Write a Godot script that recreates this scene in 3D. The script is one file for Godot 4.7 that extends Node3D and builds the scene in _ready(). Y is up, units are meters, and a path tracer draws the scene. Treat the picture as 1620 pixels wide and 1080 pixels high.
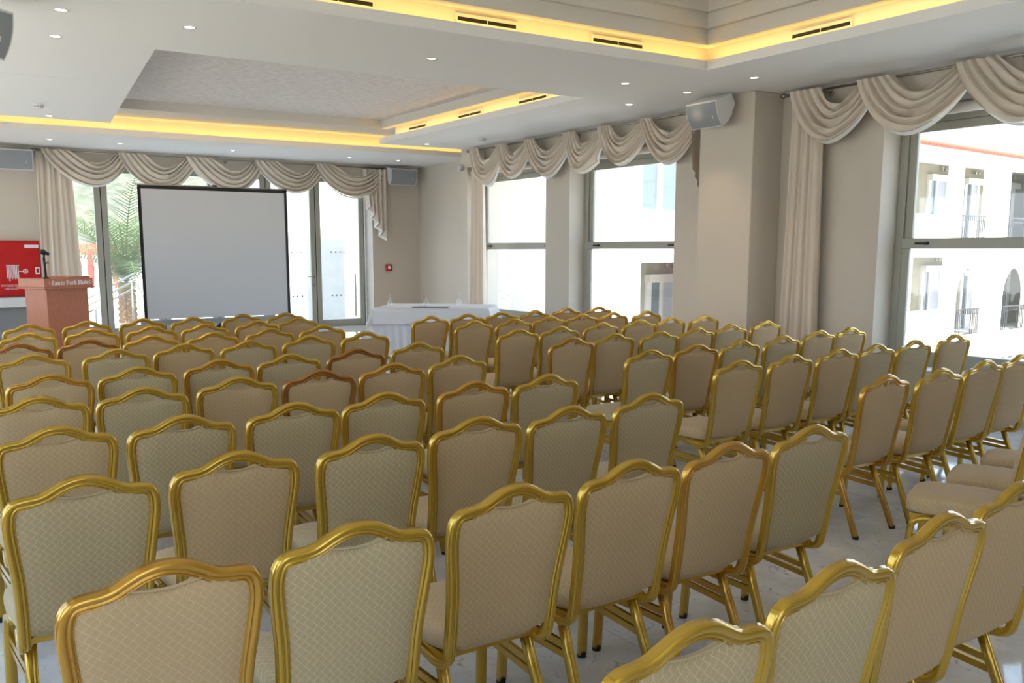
extends Node3D

# ------------------------------------------------------------------ helpers
var taken := {}
var M := {}
var rng := RandomNumberGenerator.new()

func numbered(called: String) -> String:
	if not taken.has(called):
		taken[called] = 0
		return called
	taken[called] += 1
	return "%s_%03d" % [called, taken[called]]

func new_st(smooth := false) -> SurfaceTool:
	var st := SurfaceTool.new()
	st.begin(Mesh.PRIMITIVE_TRIANGLES)
	st.set_smooth_group(0 if smooth else -1)
	return st

func done(st: SurfaceTool) -> ArrayMesh:
	st.generate_normals()
	return st.commit()

func vx(st: SurfaceTool, p: Vector3, uv := Vector2.ZERO) -> void:
	st.set_uv(uv)
	st.add_vertex(p)

func quad(st: SurfaceTool, a: Vector3, b: Vector3, c: Vector3, d: Vector3) -> void:
	vx(st, a, Vector2(0, 0)); vx(st, b, Vector2(1, 0)); vx(st, c, Vector2(1, 1))
	vx(st, a, Vector2(0, 0)); vx(st, c, Vector2(1, 1)); vx(st, d, Vector2(0, 1))

func box(st: SurfaceTool, c: Vector3, s: Vector3, b := Basis.IDENTITY) -> void:
	var h := s * 0.5
	var p := []
	for k in 8:
		p.append(c + b * Vector3(h.x if k & 1 else -h.x, h.y if k & 2 else -h.y, h.z if k & 4 else -h.z))
	for f in [[0, 2, 3, 1], [5, 7, 6, 4], [4, 6, 2, 0], [1, 3, 7, 5], [2, 6, 7, 3], [4, 0, 1, 5]]:
		quad(st, p[f[3]], p[f[2]], p[f[1]], p[f[0]])

func span(st: SurfaceTool, lo: Vector3, hi: Vector3) -> void:
	box(st, (lo + hi) * 0.5, (hi - lo).abs())

# box with chamfered edges
func cbox(st: SurfaceTool, c: Vector3, s: Vector3, e: float, b := Basis.IDENTITY) -> void:
	var h := s * 0.5
	var corner := func(sx: float, sy: float, sz: float, ax: int) -> Vector3:
		var q := Vector3(sx * (h.x - e), sy * (h.y - e), sz * (h.z - e))
		if ax == 0: q.x = sx * h.x
		elif ax == 1: q.y = sy * h.y
		else: q.z = sz * h.z
		return c + b * q
	for sg in [-1.0, 1.0]:
		quad(st, corner.call(sg, -1, -1, 0), corner.call(sg, -sg, sg, 0), corner.call(sg, 1, 1, 0), corner.call(sg, sg, -sg, 0))
		quad(st, corner.call(-1, sg, -1, 1), corner.call(sg, sg, -sg, 1), corner.call(1, sg, 1, 1), corner.call(-sg, sg, sg, 1))
		quad(st, corner.call(-1, -1, sg, 2), corner.call(-sg, sg, sg, 2), corner.call(1, 1, sg, 2), corner.call(sg, -sg, sg, 2))
	for s1 in [-1.0, 1.0]:
		for s2 in [-1.0, 1.0]:
			quad(st, corner.call(-1, s1, s2, 1), corner.call(1, s1, s2, 1), corner.call(1, s1, s2, 2), corner.call(-1, s1, s2, 2))
			quad(st, corner.call(s1, -1, s2, 0), corner.call(s1, 1, s2, 0), corner.call(s1, 1, s2, 2), corner.call(s1, -1, s2, 2))
			quad(st, corner.call(s1, s2, -1, 0), corner.call(s1, s2, 1, 0), corner.call(s1, s2, 1, 1), corner.call(s1, s2, -1, 1))
			for s3 in [-1.0, 1.0]:
				vx(st, corner.call(s1, s2, s3, 0)); vx(st, corner.call(s1, s2, s3, 1)); vx(st, corner.call(s1, s2, s3, 2))

# profile swept along a path, the frame carried along without twist from the first "up"
func sweep(st: SurfaceTool, pts: PackedVector3Array, prof: PackedVector2Array, up: Vector3, cap := true, scales := PackedFloat32Array()) -> void:
	var n := pts.size()
	var m := prof.size()
	var rings := []
	var u := up.normalized()
	for i in n:
		var t: Vector3
		if i == 0: t = pts[1] - pts[0]
		elif i == n - 1: t = pts[n - 1] - pts[n - 2]
		else: t = (pts[i + 1] - pts[i]).normalized() + (pts[i] - pts[i - 1]).normalized()
		t = t.normalized()
		u = (u - t * u.dot(t)).normalized()
		var side := t.cross(u)
		var k := scales[i] if scales.size() == n else 1.0
		var ring := PackedVector3Array()
		for q in prof:
			ring.append(pts[i] + side * q.x * k + u * q.y * k)
		rings.append(ring)
	for i in n - 1:
		for j in m:
			var j2 := (j + 1) % m
			quad(st, rings[i][j], rings[i + 1][j], rings[i + 1][j2], rings[i][j2])
	if cap:
		for e in [0, n - 1]:
			var mid := Vector3.ZERO
			for q in rings[e]: mid += q
			mid /= m
			for j in m:
				var j2 := (j + 1) % m
				if e == 0:
					vx(st, mid); vx(st, rings[e][j]); vx(st, rings[e][j2])
				else:
					vx(st, mid); vx(st, rings[e][j2]); vx(st, rings[e][j])

func ring_prof(r: float, n: int) -> PackedVector2Array:
	var a := PackedVector2Array()
	for k in n:
		a.append(Vector2(cos(TAU * k / n), sin(TAU * k / n)) * r)
	return a

func bar(st: SurfaceTool, a: Vector3, b: Vector3, r: float, n := 8) -> void:
	var up := Vector3.UP if absf((b - a).normalized().y) < 0.9 else Vector3.RIGHT
	sweep(st, PackedVector3Array([a, b]), ring_prof(r, n), up)

func lathe(st: SurfaceTool, prof: Array, n: int, xf := Transform3D.IDENTITY) -> void:
	for i in prof.size() - 1:
		for j in n:
			var a0 := TAU * j / n
			var a1 := TAU * (j + 1) / n
			var p: Vector2 = prof[i]
			var q: Vector2 = prof[i + 1]
			quad(st, xf * Vector3(p.x * cos(a0), p.y, p.x * sin(a0)), xf * Vector3(q.x * cos(a0), q.y, q.x * sin(a0)), xf * Vector3(q.x * cos(a1), q.y, q.x * sin(a1)), xf * Vector3(p.x * cos(a1), p.y, p.x * sin(a1)))

func grid(st: SurfaceTool, nu: int, nv: int, f: Callable, uvs := Vector2.ONE) -> void:
	var p := []
	for i in nu + 1:
		var row := PackedVector3Array()
		for j in nv + 1:
			row.append(f.call(float(i) / nu, float(j) / nv))
		p.append(row)
	for i in nu:
		for j in nv:
			var ids := [[i, j], [i, j + 1], [i + 1, j + 1], [i, j], [i + 1, j + 1], [i + 1, j]]
			for q in ids:
				vx(st, p[q[0]][q[1]], Vector2(float(q[0]) / nu, float(q[1]) / nv) * uvs)

# polygon in x, y pushed from z0 to z1
func extrude(st: SurfaceTool, poly: PackedVector2Array, z0: float, z1: float, xf := Transform3D.IDENTITY) -> void:
	var ids := Geometry2D.triangulate_polygon(poly)
	for k in range(0, ids.size(), 3):
		var a := poly[ids[k]]; var b := poly[ids[k + 1]]; var c := poly[ids[k + 2]]
		if (b - a).cross(c - a) > 0.0:
			var sw := b; b = c; c = sw
		vx(st, xf * Vector3(a.x, a.y, z1)); vx(st, xf * Vector3(b.x, b.y, z1)); vx(st, xf * Vector3(c.x, c.y, z1))
		vx(st, xf * Vector3(a.x, a.y, z0)); vx(st, xf * Vector3(c.x, c.y, z0)); vx(st, xf * Vector3(b.x, b.y, z0))
	var ccw := not Geometry2D.is_polygon_clockwise(poly)
	for k in poly.size():
		var a := poly[k]; var b := poly[(k + 1) % poly.size()]
		if ccw:
			quad(st, xf * Vector3(a.x, a.y, z0), xf * Vector3(a.x, a.y, z1), xf * Vector3(b.x, b.y, z1), xf * Vector3(b.x, b.y, z0))
		else:
			quad(st, xf * Vector3(b.x, b.y, z0), xf * Vector3(b.x, b.y, z1), xf * Vector3(a.x, a.y, z1), xf * Vector3(a.x, a.y, z0))

func catmull(p: Array, per: int) -> PackedVector3Array:
	var o := PackedVector3Array()
	for i in p.size() - 1:
		var a: Vector3 = p[maxi(i - 1, 0)]
		var b: Vector3 = p[i]
		var c: Vector3 = p[i + 1]
		var d: Vector3 = p[mini(i + 2, p.size() - 1)]
		for k in per:
			o.append(b.cubic_interpolate(c, a, d, float(k) / per))
	o.append(p[-1])
	return o

func meta(o: Node, label := "", category := "", group := "", kind := "") -> Node:
	if label: o.set_meta("label", label)
	if category: o.set_meta("category", category)
	if group: o.set_meta("group", group)
	if kind: o.set_meta("kind", kind)
	return o

func thing(called: String, label: String, category: String, at := Vector3.ZERO, turn := 0.0, group := "") -> Node3D:
	var o := Node3D.new()
	o.name = numbered(called)
	add_child(o)
	o.position = at
	o.rotation.y = turn
	meta(o, label, category, group)
	return o

func structure(called: String) -> Node3D:
	var o := Node3D.new()
	o.name = numbered(called)
	add_child(o)
	o.set_meta("kind", "structure")
	return o

func part(parent: Node, called: String, mesh: Mesh, mat: Material, xf := Transform3D.IDENTITY) -> MeshInstance3D:
	var o := MeshInstance3D.new()
	o.name = called
	o.mesh = mesh
	o.material_override = mat
	o.transform = xf
	o.cast_shadow = GeometryInstance3D.SHADOW_CASTING_SETTING_ON
	parent.add_child(o, true)
	return o

func single(called: String, mesh: Mesh, mat: Material, label: String, category: String, at := Vector3.ZERO, turn := 0.0, group := "") -> MeshInstance3D:
	var o := part(self, numbered(called), mesh, mat)
	o.position = at
	o.rotation.y = turn
	meta(o, label, category, group)
	return o

# ------------------------------------------------------------------ materials
func mat(c: Color, rough := 0.7, metal := 0.0) -> StandardMaterial3D:
	var m := StandardMaterial3D.new()
	m.albedo_color = c
	m.roughness = rough
	m.metallic = metal
	return m

func noise_image(size: int, freq: float, seed_: int, oct := 4, stretch := Vector2.ONE) -> PackedFloat32Array:
	var n := FastNoiseLite.new()
	n.seed = seed_
	n.noise_type = FastNoiseLite.TYPE_SIMPLEX_SMOOTH
	n.fractal_octaves = oct
	n.frequency = freq
	var a := PackedFloat32Array()
	a.resize(size * size)
	for y in size:
		for x in size:
			a[y * size + x] = n.get_noise_2d(x * stretch.x, y * stretch.y)
	return a

func texture(img: Image) -> ImageTexture:
	img.generate_mipmaps()
	return ImageTexture.create_from_image(img)

func ramp_texture(size: int, a: PackedFloat32Array, c0: Color, c1: Color, gain := 1.0) -> ImageTexture:
	var img := Image.create(size, size, false, Image.FORMAT_RGB8)
	for y in size:
		for x in size:
			img.set_pixel(x, y, c0.lerp(c1, clampf(0.5 + a[y * size + x] * gain, 0, 1)))
	return texture(img)

func marble_texture() -> ImageTexture:
	var s := 768
	var base := noise_image(s, 0.006, 3, 4)
	var warp := noise_image(s, 0.005, 8, 4)
	var warp2 := noise_image(s, 0.011, 19, 3)
	var img := Image.create(s, s, false, Image.FORMAT_RGB8)
	for y in s:
		for x in s:
			var i := y * s + x
			var v1 := absf(sin((x * 0.011 + y * 0.007) + warp[i] * 6.0))
			var v2 := absf(sin((x * 0.006 - y * 0.013) + warp2[i] * 5.0 + 1.3))
			var vein := (pow(clampf(1.0 - v1 * 3.2, 0, 1), 2.0) * 0.35 + pow(clampf(1.0 - v1 * 9.0, 0, 1), 1.5) * 0.16) * clampf(0.4 + base[i] * 1.6, 0, 1) + pow(clampf(1.0 - v2 * 6.0, 0, 1), 1.5) * 0.22 * clampf(0.3 - base[i] * 1.8, 0, 1)
			var cloud := clampf(0.5 + base[i] * 0.8, 0, 1)
			var c := Color(0.80, 0.805, 0.815).lerp(Color(0.885, 0.885, 0.89), cloud)
			img.set_pixel(x, y, c.lerp(Color(0.42, 0.42, 0.43), vein))
	return texture(img)

# woven lozenge cloth: raised pale threads crossing over a darker ground
func lozenge(ground: Color, thread: Color) -> Array:
	var s := 256
	var cells := 4.0
	var img := Image.create(s, s, false, Image.FORMAT_RGB8)
	var hgt := Image.create(s, s, false, Image.FORMAT_RGB8)
	var fine := noise_image(s, 0.23, 5, 2)
	for y in s:
		for x in s:
			var u := x / float(s) * cells
			var v := y / float(s) * cells
			var p := u + v
			var q := u - v
			var dp := absf(p - roundf(p))
			var dq := absf(q - roundf(q))
			var over := (int(roundf(p)) + int(floorf(q))) & 1
			var over2 := (int(roundf(q)) + int(floorf(p))) & 1
			var lp := clampf((0.085 - dp) / 0.03, 0, 1) * (1.0 if over == 0 else 0.55)
			var lq := clampf((0.085 - dq) / 0.03, 0, 1) * (1.0 if over2 == 0 else 0.55)
			var t := maxf(lp, lq)
			var w := 0.5 + 0.5 * sin(y / float(s) * TAU * 56.0)
			var c := ground.lerp(thread, t * 0.7)
			var k := 1.0 + fine[y * s + x] * 0.07 + (w - 0.5) * 0.05
			img.set_pixel(x, y, Color(c.r * k, c.g * k, c.b * k))
			var hh := t * 0.7 + w * 0.12
			hgt.set_pixel(x, y, Color(hh, hh, hh))
	hgt.bump_map_to_normal_map(2.0)
	return [texture(img), texture(hgt)]

func cloth(pair: Array) -> StandardMaterial3D:
	var m := mat(Color.WHITE, 0.75)
	m.albedo_texture = pair[0]
	m.normal_enabled = true
	m.normal_texture = pair[1]
	m.normal_scale = 0.6
	m.rim_enabled = true
	m.rim = 0.25
	return m

func tri_mat(tex: Texture2D, scale: Vector3, rough: float, world := true) -> StandardMaterial3D:
	var m := mat(Color.WHITE, rough)
	m.albedo_texture = tex
	m.uv1_triplanar = true
	m.uv1_world_triplanar = world
	m.uv1_scale = scale
	return m

func materials() -> void:
	M.wall = mat(Color(0.80, 0.765, 0.705), 0.85)
	M.ceil = mat(Color(0.92, 0.915, 0.895), 0.85)
	M.tray = mat(Color(0.84, 0.82, 0.775), 0.85)
	M.frame = mat(Color(0.66, 0.655, 0.60), 0.45)
	M.gasket = mat(Color(0.06, 0.06, 0.06), 0.6)
	M.black = mat(Color(0.04, 0.04, 0.045), 0.5)
	M.white = mat(Color(0.86, 0.86, 0.85), 0.5)
	M.grille = mat(Color(0.56, 0.58, 0.59), 0.6)
	M.steel = mat(Color(0.62, 0.60, 0.57), 0.3, 0.9)
	var g := mat(Color(0.95, 0.97, 0.97, 0.06), 0.02)
	g.transparency = BaseMaterial3D.TRANSPARENCY_ALPHA
	M.glass = g
	var floor_tex := marble_texture()
	var fm := mat(Color(1, 1, 1), 0.07)
	fm.albedo_texture = floor_tex
	M.marble = fm
	M.grout = mat(Color(0.5, 0.5, 0.5), 0.8)
	for c in [["gold", Color(0.78, 0.63, 0.20)], ["amber", Color(0.78, 0.585, 0.19)], ["bronze", Color(0.66, 0.45, 0.18)]]:
		var gm := mat(c[1], 0.27, 0.72)
		gm.clearcoat_enabled = true
		gm.clearcoat = 0.7
		gm.clearcoat_roughness = 0.08
		M[c[0]] = gm
	M.sage = cloth(lozenge(Color(0.69, 0.62, 0.475), Color(0.81, 0.755, 0.61)))
	M.beige = cloth(lozenge(Color(0.725, 0.62, 0.46), Color(0.80, 0.71, 0.56)))
	M.rubber = mat(Color(0.03, 0.03, 0.03), 0.7)
	var drape := mat(Color(0.84, 0.79, 0.725), 0.75)
	drape.backlight_enabled = true
	drape.backlight = Color(0.30, 0.28, 0.24)
	drape.rim_enabled = true
	drape.rim = 0.3
	M.drape = drape
	var lining := mat(Color(0.93, 0.92, 0.89), 0.8)
	lining.backlight_enabled = true
	lining.backlight = Color(0.5, 0.5, 0.48)
	M.lining = lining
	var wood := noise_image(512, 0.02, 11, 4, Vector2(5.0, 0.35))
	M.wood = tri_mat(ramp_texture(512, wood, Color(0.66, 0.38, 0.25), Color(0.74, 0.46, 0.31), 0.8), Vector3(1.6, 1.6, 1.6), 0.4, false)
	var paper := noise_image(512, 0.05, 21, 3, Vector2(0.35, 3.0))
	M.paper = tri_mat(ramp_texture(512, paper, Color(0.80, 0.77, 0.74), Color(0.93, 0.91, 0.89), 1.2), Vector3(0.7, 0.7, 0.7), 0.8)
	M.linen = mat(Color(0.90, 0.90, 0.91), 0.8)
	M.screen = mat(Color(0.80, 0.82, 0.84), 0.9)
	M.red = mat(Color(0.75, 0.03, 0.06), 0.35)
	var led := mat(Color(1, 0.78, 0.42), 0.5)
	led.emission_enabled = true
	led.emission = Color(1.0, 0.76, 0.36)
	led.emission_energy_multiplier = 2.0
	M.led = led
	var lamp := mat(Color(1, 0.95, 0.88), 0.5)
	lamp.emission_enabled = true
	lamp.emission = Color(1.0, 0.90, 0.78)
	lamp.emission_energy_multiplier = 6.0
	M.lamp = lamp
	var ren := noise_image(256, 0.03, 31, 4)
	M.render = tri_mat(ramp_texture(256, ren, Color(0.88, 0.88, 0.87), Color(0.93, 0.93, 0.92), 0.6), Vector3(0.3, 0.3, 0.3), 0.9)
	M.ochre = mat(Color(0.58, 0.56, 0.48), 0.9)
	M.terracotta = mat(Color(0.66, 0.36, 0.27), 0.8)
	M.iron = mat(Color(0.16, 0.16, 0.17), 0.5)
	M.pave = tri_mat(ramp_texture(256, ren, Color(0.78, 0.77, 0.74), Color(0.87, 0.86, 0.83), 0.9), Vector3(0.25, 0.25, 0.25), 0.8)
	M.door_glass = mat(Color(0.36, 0.42, 0.45), 0.08)
	var leaf := mat(Color(0.29, 0.36, 0.18), 0.55)
	leaf.backlight_enabled = true
	leaf.backlight = Color(0.22, 0.28, 0.10)
	M.leaf = leaf
	M.bark = tri_mat(ramp_texture(512, wood, Color(0.36, 0.28, 0.20), Color(0.56, 0.46, 0.34), 1.0), Vector3(2, 2, 2), 0.9, false)
	M.hill = tri_mat(ramp_texture(256, ren, Color(0.30, 0.33, 0.26), Color(0.43, 0.43, 0.38), 1.6), Vector3(0.012, 0.012, 0.012), 0.95)
	var wine := mat(Color(0.97, 0.98, 0.98, 0.16), 0.03)
	wine.transparency = BaseMaterial3D.TRANSPARENCY_ALPHA
	M.wine = wine

# ------------------------------------------------------------------ banquet chair
var chair_mesh := {}

func back_z(y: float) -> float:
	return 0.205 + (y - 0.40) * 0.17

func half_width(y: float) -> float:
	var ks := [[0.40, 0.183], [0.50, 0.185], [0.60, 0.190], [0.70, 0.201], [0.79, 0.2095], [0.825, 0.208], [0.85, 0.198], [0.866, 0.17], [0.88, 0.13]]
	for i in ks.size() - 1:
		if y <= ks[i + 1][0]:
			return lerpf(ks[i][1], ks[i + 1][1], clampf((y - ks[i][0]) / (ks[i + 1][0] - ks[i][0]), 0, 1))
	return 0.12

func fluted() -> PackedVector2Array:
	# a broad outer band, a groove, a narrow inner bead
	var p := PackedVector2Array([
		Vector2(-0.0175, 0.003), Vector2(-0.0168, 0.0072), Vector2(-0.0152, 0.0082), Vector2(-0.0138, 0.0070), Vector2(-0.0127, 0.0030), Vector2(-0.0114, 0.0092), Vector2(-0.0085, 0.0118), Vector2(-0.0055, 0.0112),
		Vector2(-0.0036, 0.0066), Vector2(-0.0018, 0.0122), Vector2(0.002, 0.0148), Vector2(0.007, 0.0156), Vector2(0.012, 0.0142), Vector2(0.0160, 0.0105), Vector2(0.018, 0.004), Vector2(0.0150, -0.0022),
		Vector2(0.018, -0.0075), Vector2(0.014, -0.0135), Vector2(0.0, -0.0145), Vector2(-0.014, -0.0125), Vector2(-0.0175, -0.006)])
	for k in p.size(): p[k] *= Vector2(1.07, 1.04)
	return p

func chair_shapes() -> void:
	# back frame: one fluted tube from under the seat, round the heel, up, over the crest and down again
	var half := [Vector3(0.174, 0.374, 0.02), Vector3(0.180, 0.366, 0.10), Vector3(0.183, 0.366, 0.158), Vector3(0.184, 0.383, 0.194)]
	for q in [[0.1845, 0.425], [0.186, 0.52], [0.1905, 0.61], [0.2005, 0.70], [0.2085, 0.775], [0.2085, 0.815], [0.2025, 0.842], [0.189, 0.858], [0.165, 0.8635], [0.135, 0.866], [0.108, 0.873], [0.080, 0.888], [0.052, 0.902], [0.025, 0.910]]:
		half.append(Vector3(q[0], q[1], back_z(q[1])))
	var all := half.duplicate()
	all.append(Vector3(0, 0.9125, back_z(0.9125)))
	for k in range(half.size() - 1, -1, -1):
		all.append(Vector3(-half[k].x, half[k].y, half[k].z))
	var st := new_st(true)
	sweep(st, catmull(all, 4), fluted(), Vector3.DOWN)
	chair_mesh.back_frame = done(st)
	# upholstered back, its top edge dished below the crest to leave a hand hole
	st = new_st(true)
	var top := func(x: float) -> float:
		var a := absf(x)
		var hole := 0.862 + 0.012 * pow(minf(a / 0.085, 1.0), 2.0)
		return hole - 0.014 * smoothstep(0.10, 0.2, a)
	for side in [1, -1]:
		grid(st, 20, 16, func(u: float, v: float) -> Vector3:
			var q: float = (u * 2.0 - 1.0)
			var y: float = lerpf(0.437 - 0.016 * (1.0 - q * q), top.call(q * 0.2), v)
			var x: float = q * (half_width(y) - 0.008)
			var edge := (1.0 - pow(absf(q), 6.0)) * (1.0 - pow(absf(v * 2.0 - 1.0), 10.0))
			var z: float = back_z(y)
			z += (0.012 if side > 0 else -0.030) * edge + (0.004 if side > 0 else -0.006)
			return Vector3(x if side > 0 else -x, y, z), Vector2(0.40 / 0.10, 0.44 / 0.10))
	grid(st, 20, 1, func(u: float, v: float) -> Vector3:
		var q: float = u * 2.0 - 1.0
		var y: float = top.call(q * 0.2)
		return Vector3(q * (half_width(y) - 0.008), y, back_z(y) + lerpf(0.004, -0.006, v)), Vector2(4, 0.1))
	chair_mesh.backrest = done(st)
	# piping along the dished edge
	st = new_st(true)
	var pp := PackedVector3Array()
	for k in 13:
		var x := -0.096 + 0.192 * k / 12.0
		var y: float = top.call(x)
		pp.append(Vector3(x, y, back_z(y) + 0.006))
	sweep(st, pp, ring_prof(0.0035, 6), Vector3.UP)
	chair_mesh.piping = done(st)
	# seat cushion
	st = new_st(true)
	var lay := [[0.86, 0.400], [0.965, 0.402], [0.99, 0.408], [1.0, 0.422], [1.0, 0.444], [0.985, 0.459], [0.95, 0.469], [0.86, 0.477], [0.66, 0.483], [0.38, 0.486], [0.0, 0.487]]
	var outline := func(a: float, k: float) -> Vector3:
		var c := cos(a); var s := sin(a)
		var x := signf(c) * pow(absf(c), 0.42) * 0.5
		var z := signf(s) * pow(absf(s), 0.42) * 0.5
		var w := lerpf(0.425, 0.375, z + 0.5)
		return Vector3(x * w * k, 0, (z * 0.425 - 0.015) * k)
	var ns := 44
	for i in lay.size() - 1:
		for j in ns:
			var a0 := TAU * j / ns
			var a1 := TAU * (j + 1) / ns
			var c := []
			for e in [[i, a0], [i + 1, a0], [i + 1, a1], [i, a1]]:
				var p: Vector3 = outline.call(e[1], lay[e[0]][0])
				p.y = lay[e[0]][1]
				c.append(p)
			for k in [0, 1, 2, 0, 2, 3]:
				var p: Vector3 = c[k]
				var side_uv := p.y * (1.0 if lay[i][0] > 0.95 else 0.0)
				vx(st, p, Vector2(p.x, p.z + side_uv) / 0.10)
	chair_mesh.seat = done(st)
	# rails under the cushion
	st = new_st()
	for s in [-1.0, 1.0]:
		box(st, Vector3(s * 0.168, 0.383, -0.015), Vector3(0.022, 0.024, 0.36))
	for z in [-0.175, 0.145]:
		box(st, Vector3(0, 0.384, z), Vector3(0.32, 0.022, 0.022))
	chair_mesh.seat_frame = done(st)
	# legs: fluted, the front ones bend down out of the side rail, the rear ones splay back
	for s in [-1.0, 1.0]:
		var key := "l" if s < 0 else "r"
		st = new_st(true)
		var fl := catmull([Vector3(s * 0.183, 0.378, -0.06), Vector3(s * 0.185, 0.377, -0.12), Vector3(s * 0.188, 0.366, -0.163), Vector3(s * 0.190, 0.335, -0.186), Vector3(s * 0.192, 0.25, -0.194), Vector3(s * 0.196, 0.012, -0.208)], 4)
		sweep(st, fl, fluted(), Vector3.UP)
		chair_mesh["front_" + key] = done(st)
		st = new_st(true)
		var rl := PackedVector3Array([Vector3(s * 0.160, 0.372, 0.115), Vector3(s * 0.166, 0.27, 0.155), Vector3(s * 0.178, 0.012, 0.262)])
		sweep(st, rl, fluted(), Vector3.BACK)
		chair_mesh["rear_" + key] = done(st)
		st = new_st()
		for yy in [0.0, -0.035]:
			var a := Vector3(s * 0.188, 0.285 + yy, -0.188)
			var b := Vector3(s * 0.166 + s * 0.002, 0.272 + yy, 0.155 - yy * 0.4)
			sweep(st, PackedVector3Array([a, b]), PackedVector2Array([Vector2(-0.007, -0.012), Vector2(-0.007, 0.012), Vector2(0.007, 0.012), Vector2(0.007, -0.012)]), Vector3.UP)
		chair_mesh["stretcher_" + key] = done(st)
	st = new_st()
	lathe(st, [Vector2(0, 0), Vector2(0.018, 0), Vector2(0.019, 0.016), Vector2(0, 0.016)], 12)
	chair_mesh.foot = done(st)

func make_chair(called: String, metal: Material, fabric: Material) -> Node3D:
	var t := thing(called, "", "chair")
	part(t, "back_frame", chair_mesh.back_frame, metal)
	var b := part(t, "backrest", chair_mesh.backrest, fabric)
	part(b, "piping", chair_mesh.piping, fabric)
	part(t, "seat", chair_mesh.seat, fabric)
	part(t, "seat_frame", chair_mesh.seat_frame, metal)
	for key in ["l", "r"]:
		var s := -1.0 if key == "l" else 1.0
		var f := part(t, "leg", chair_mesh["front_" + key], metal)
		part(f, "rubber_foot", chair_mesh.foot, M.rubber, Transform3D(Basis.IDENTITY, Vector3(s * 0.196, 0, -0.208)))
		var r := part(t, "leg", chair_mesh["rear_" + key], metal)
		part(r, "rubber_foot", chair_mesh.foot, M.rubber, Transform3D(Basis.IDENTITY, Vector3(s * 0.178, 0, 0.263)))
		part(t, "stretcher", chair_mesh["stretcher_" + key], metal)
	return t

const ORD := ["first", "second", "third", "fourth", "fifth", "sixth", "seventh", "eighth", "ninth", "tenth"]

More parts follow.
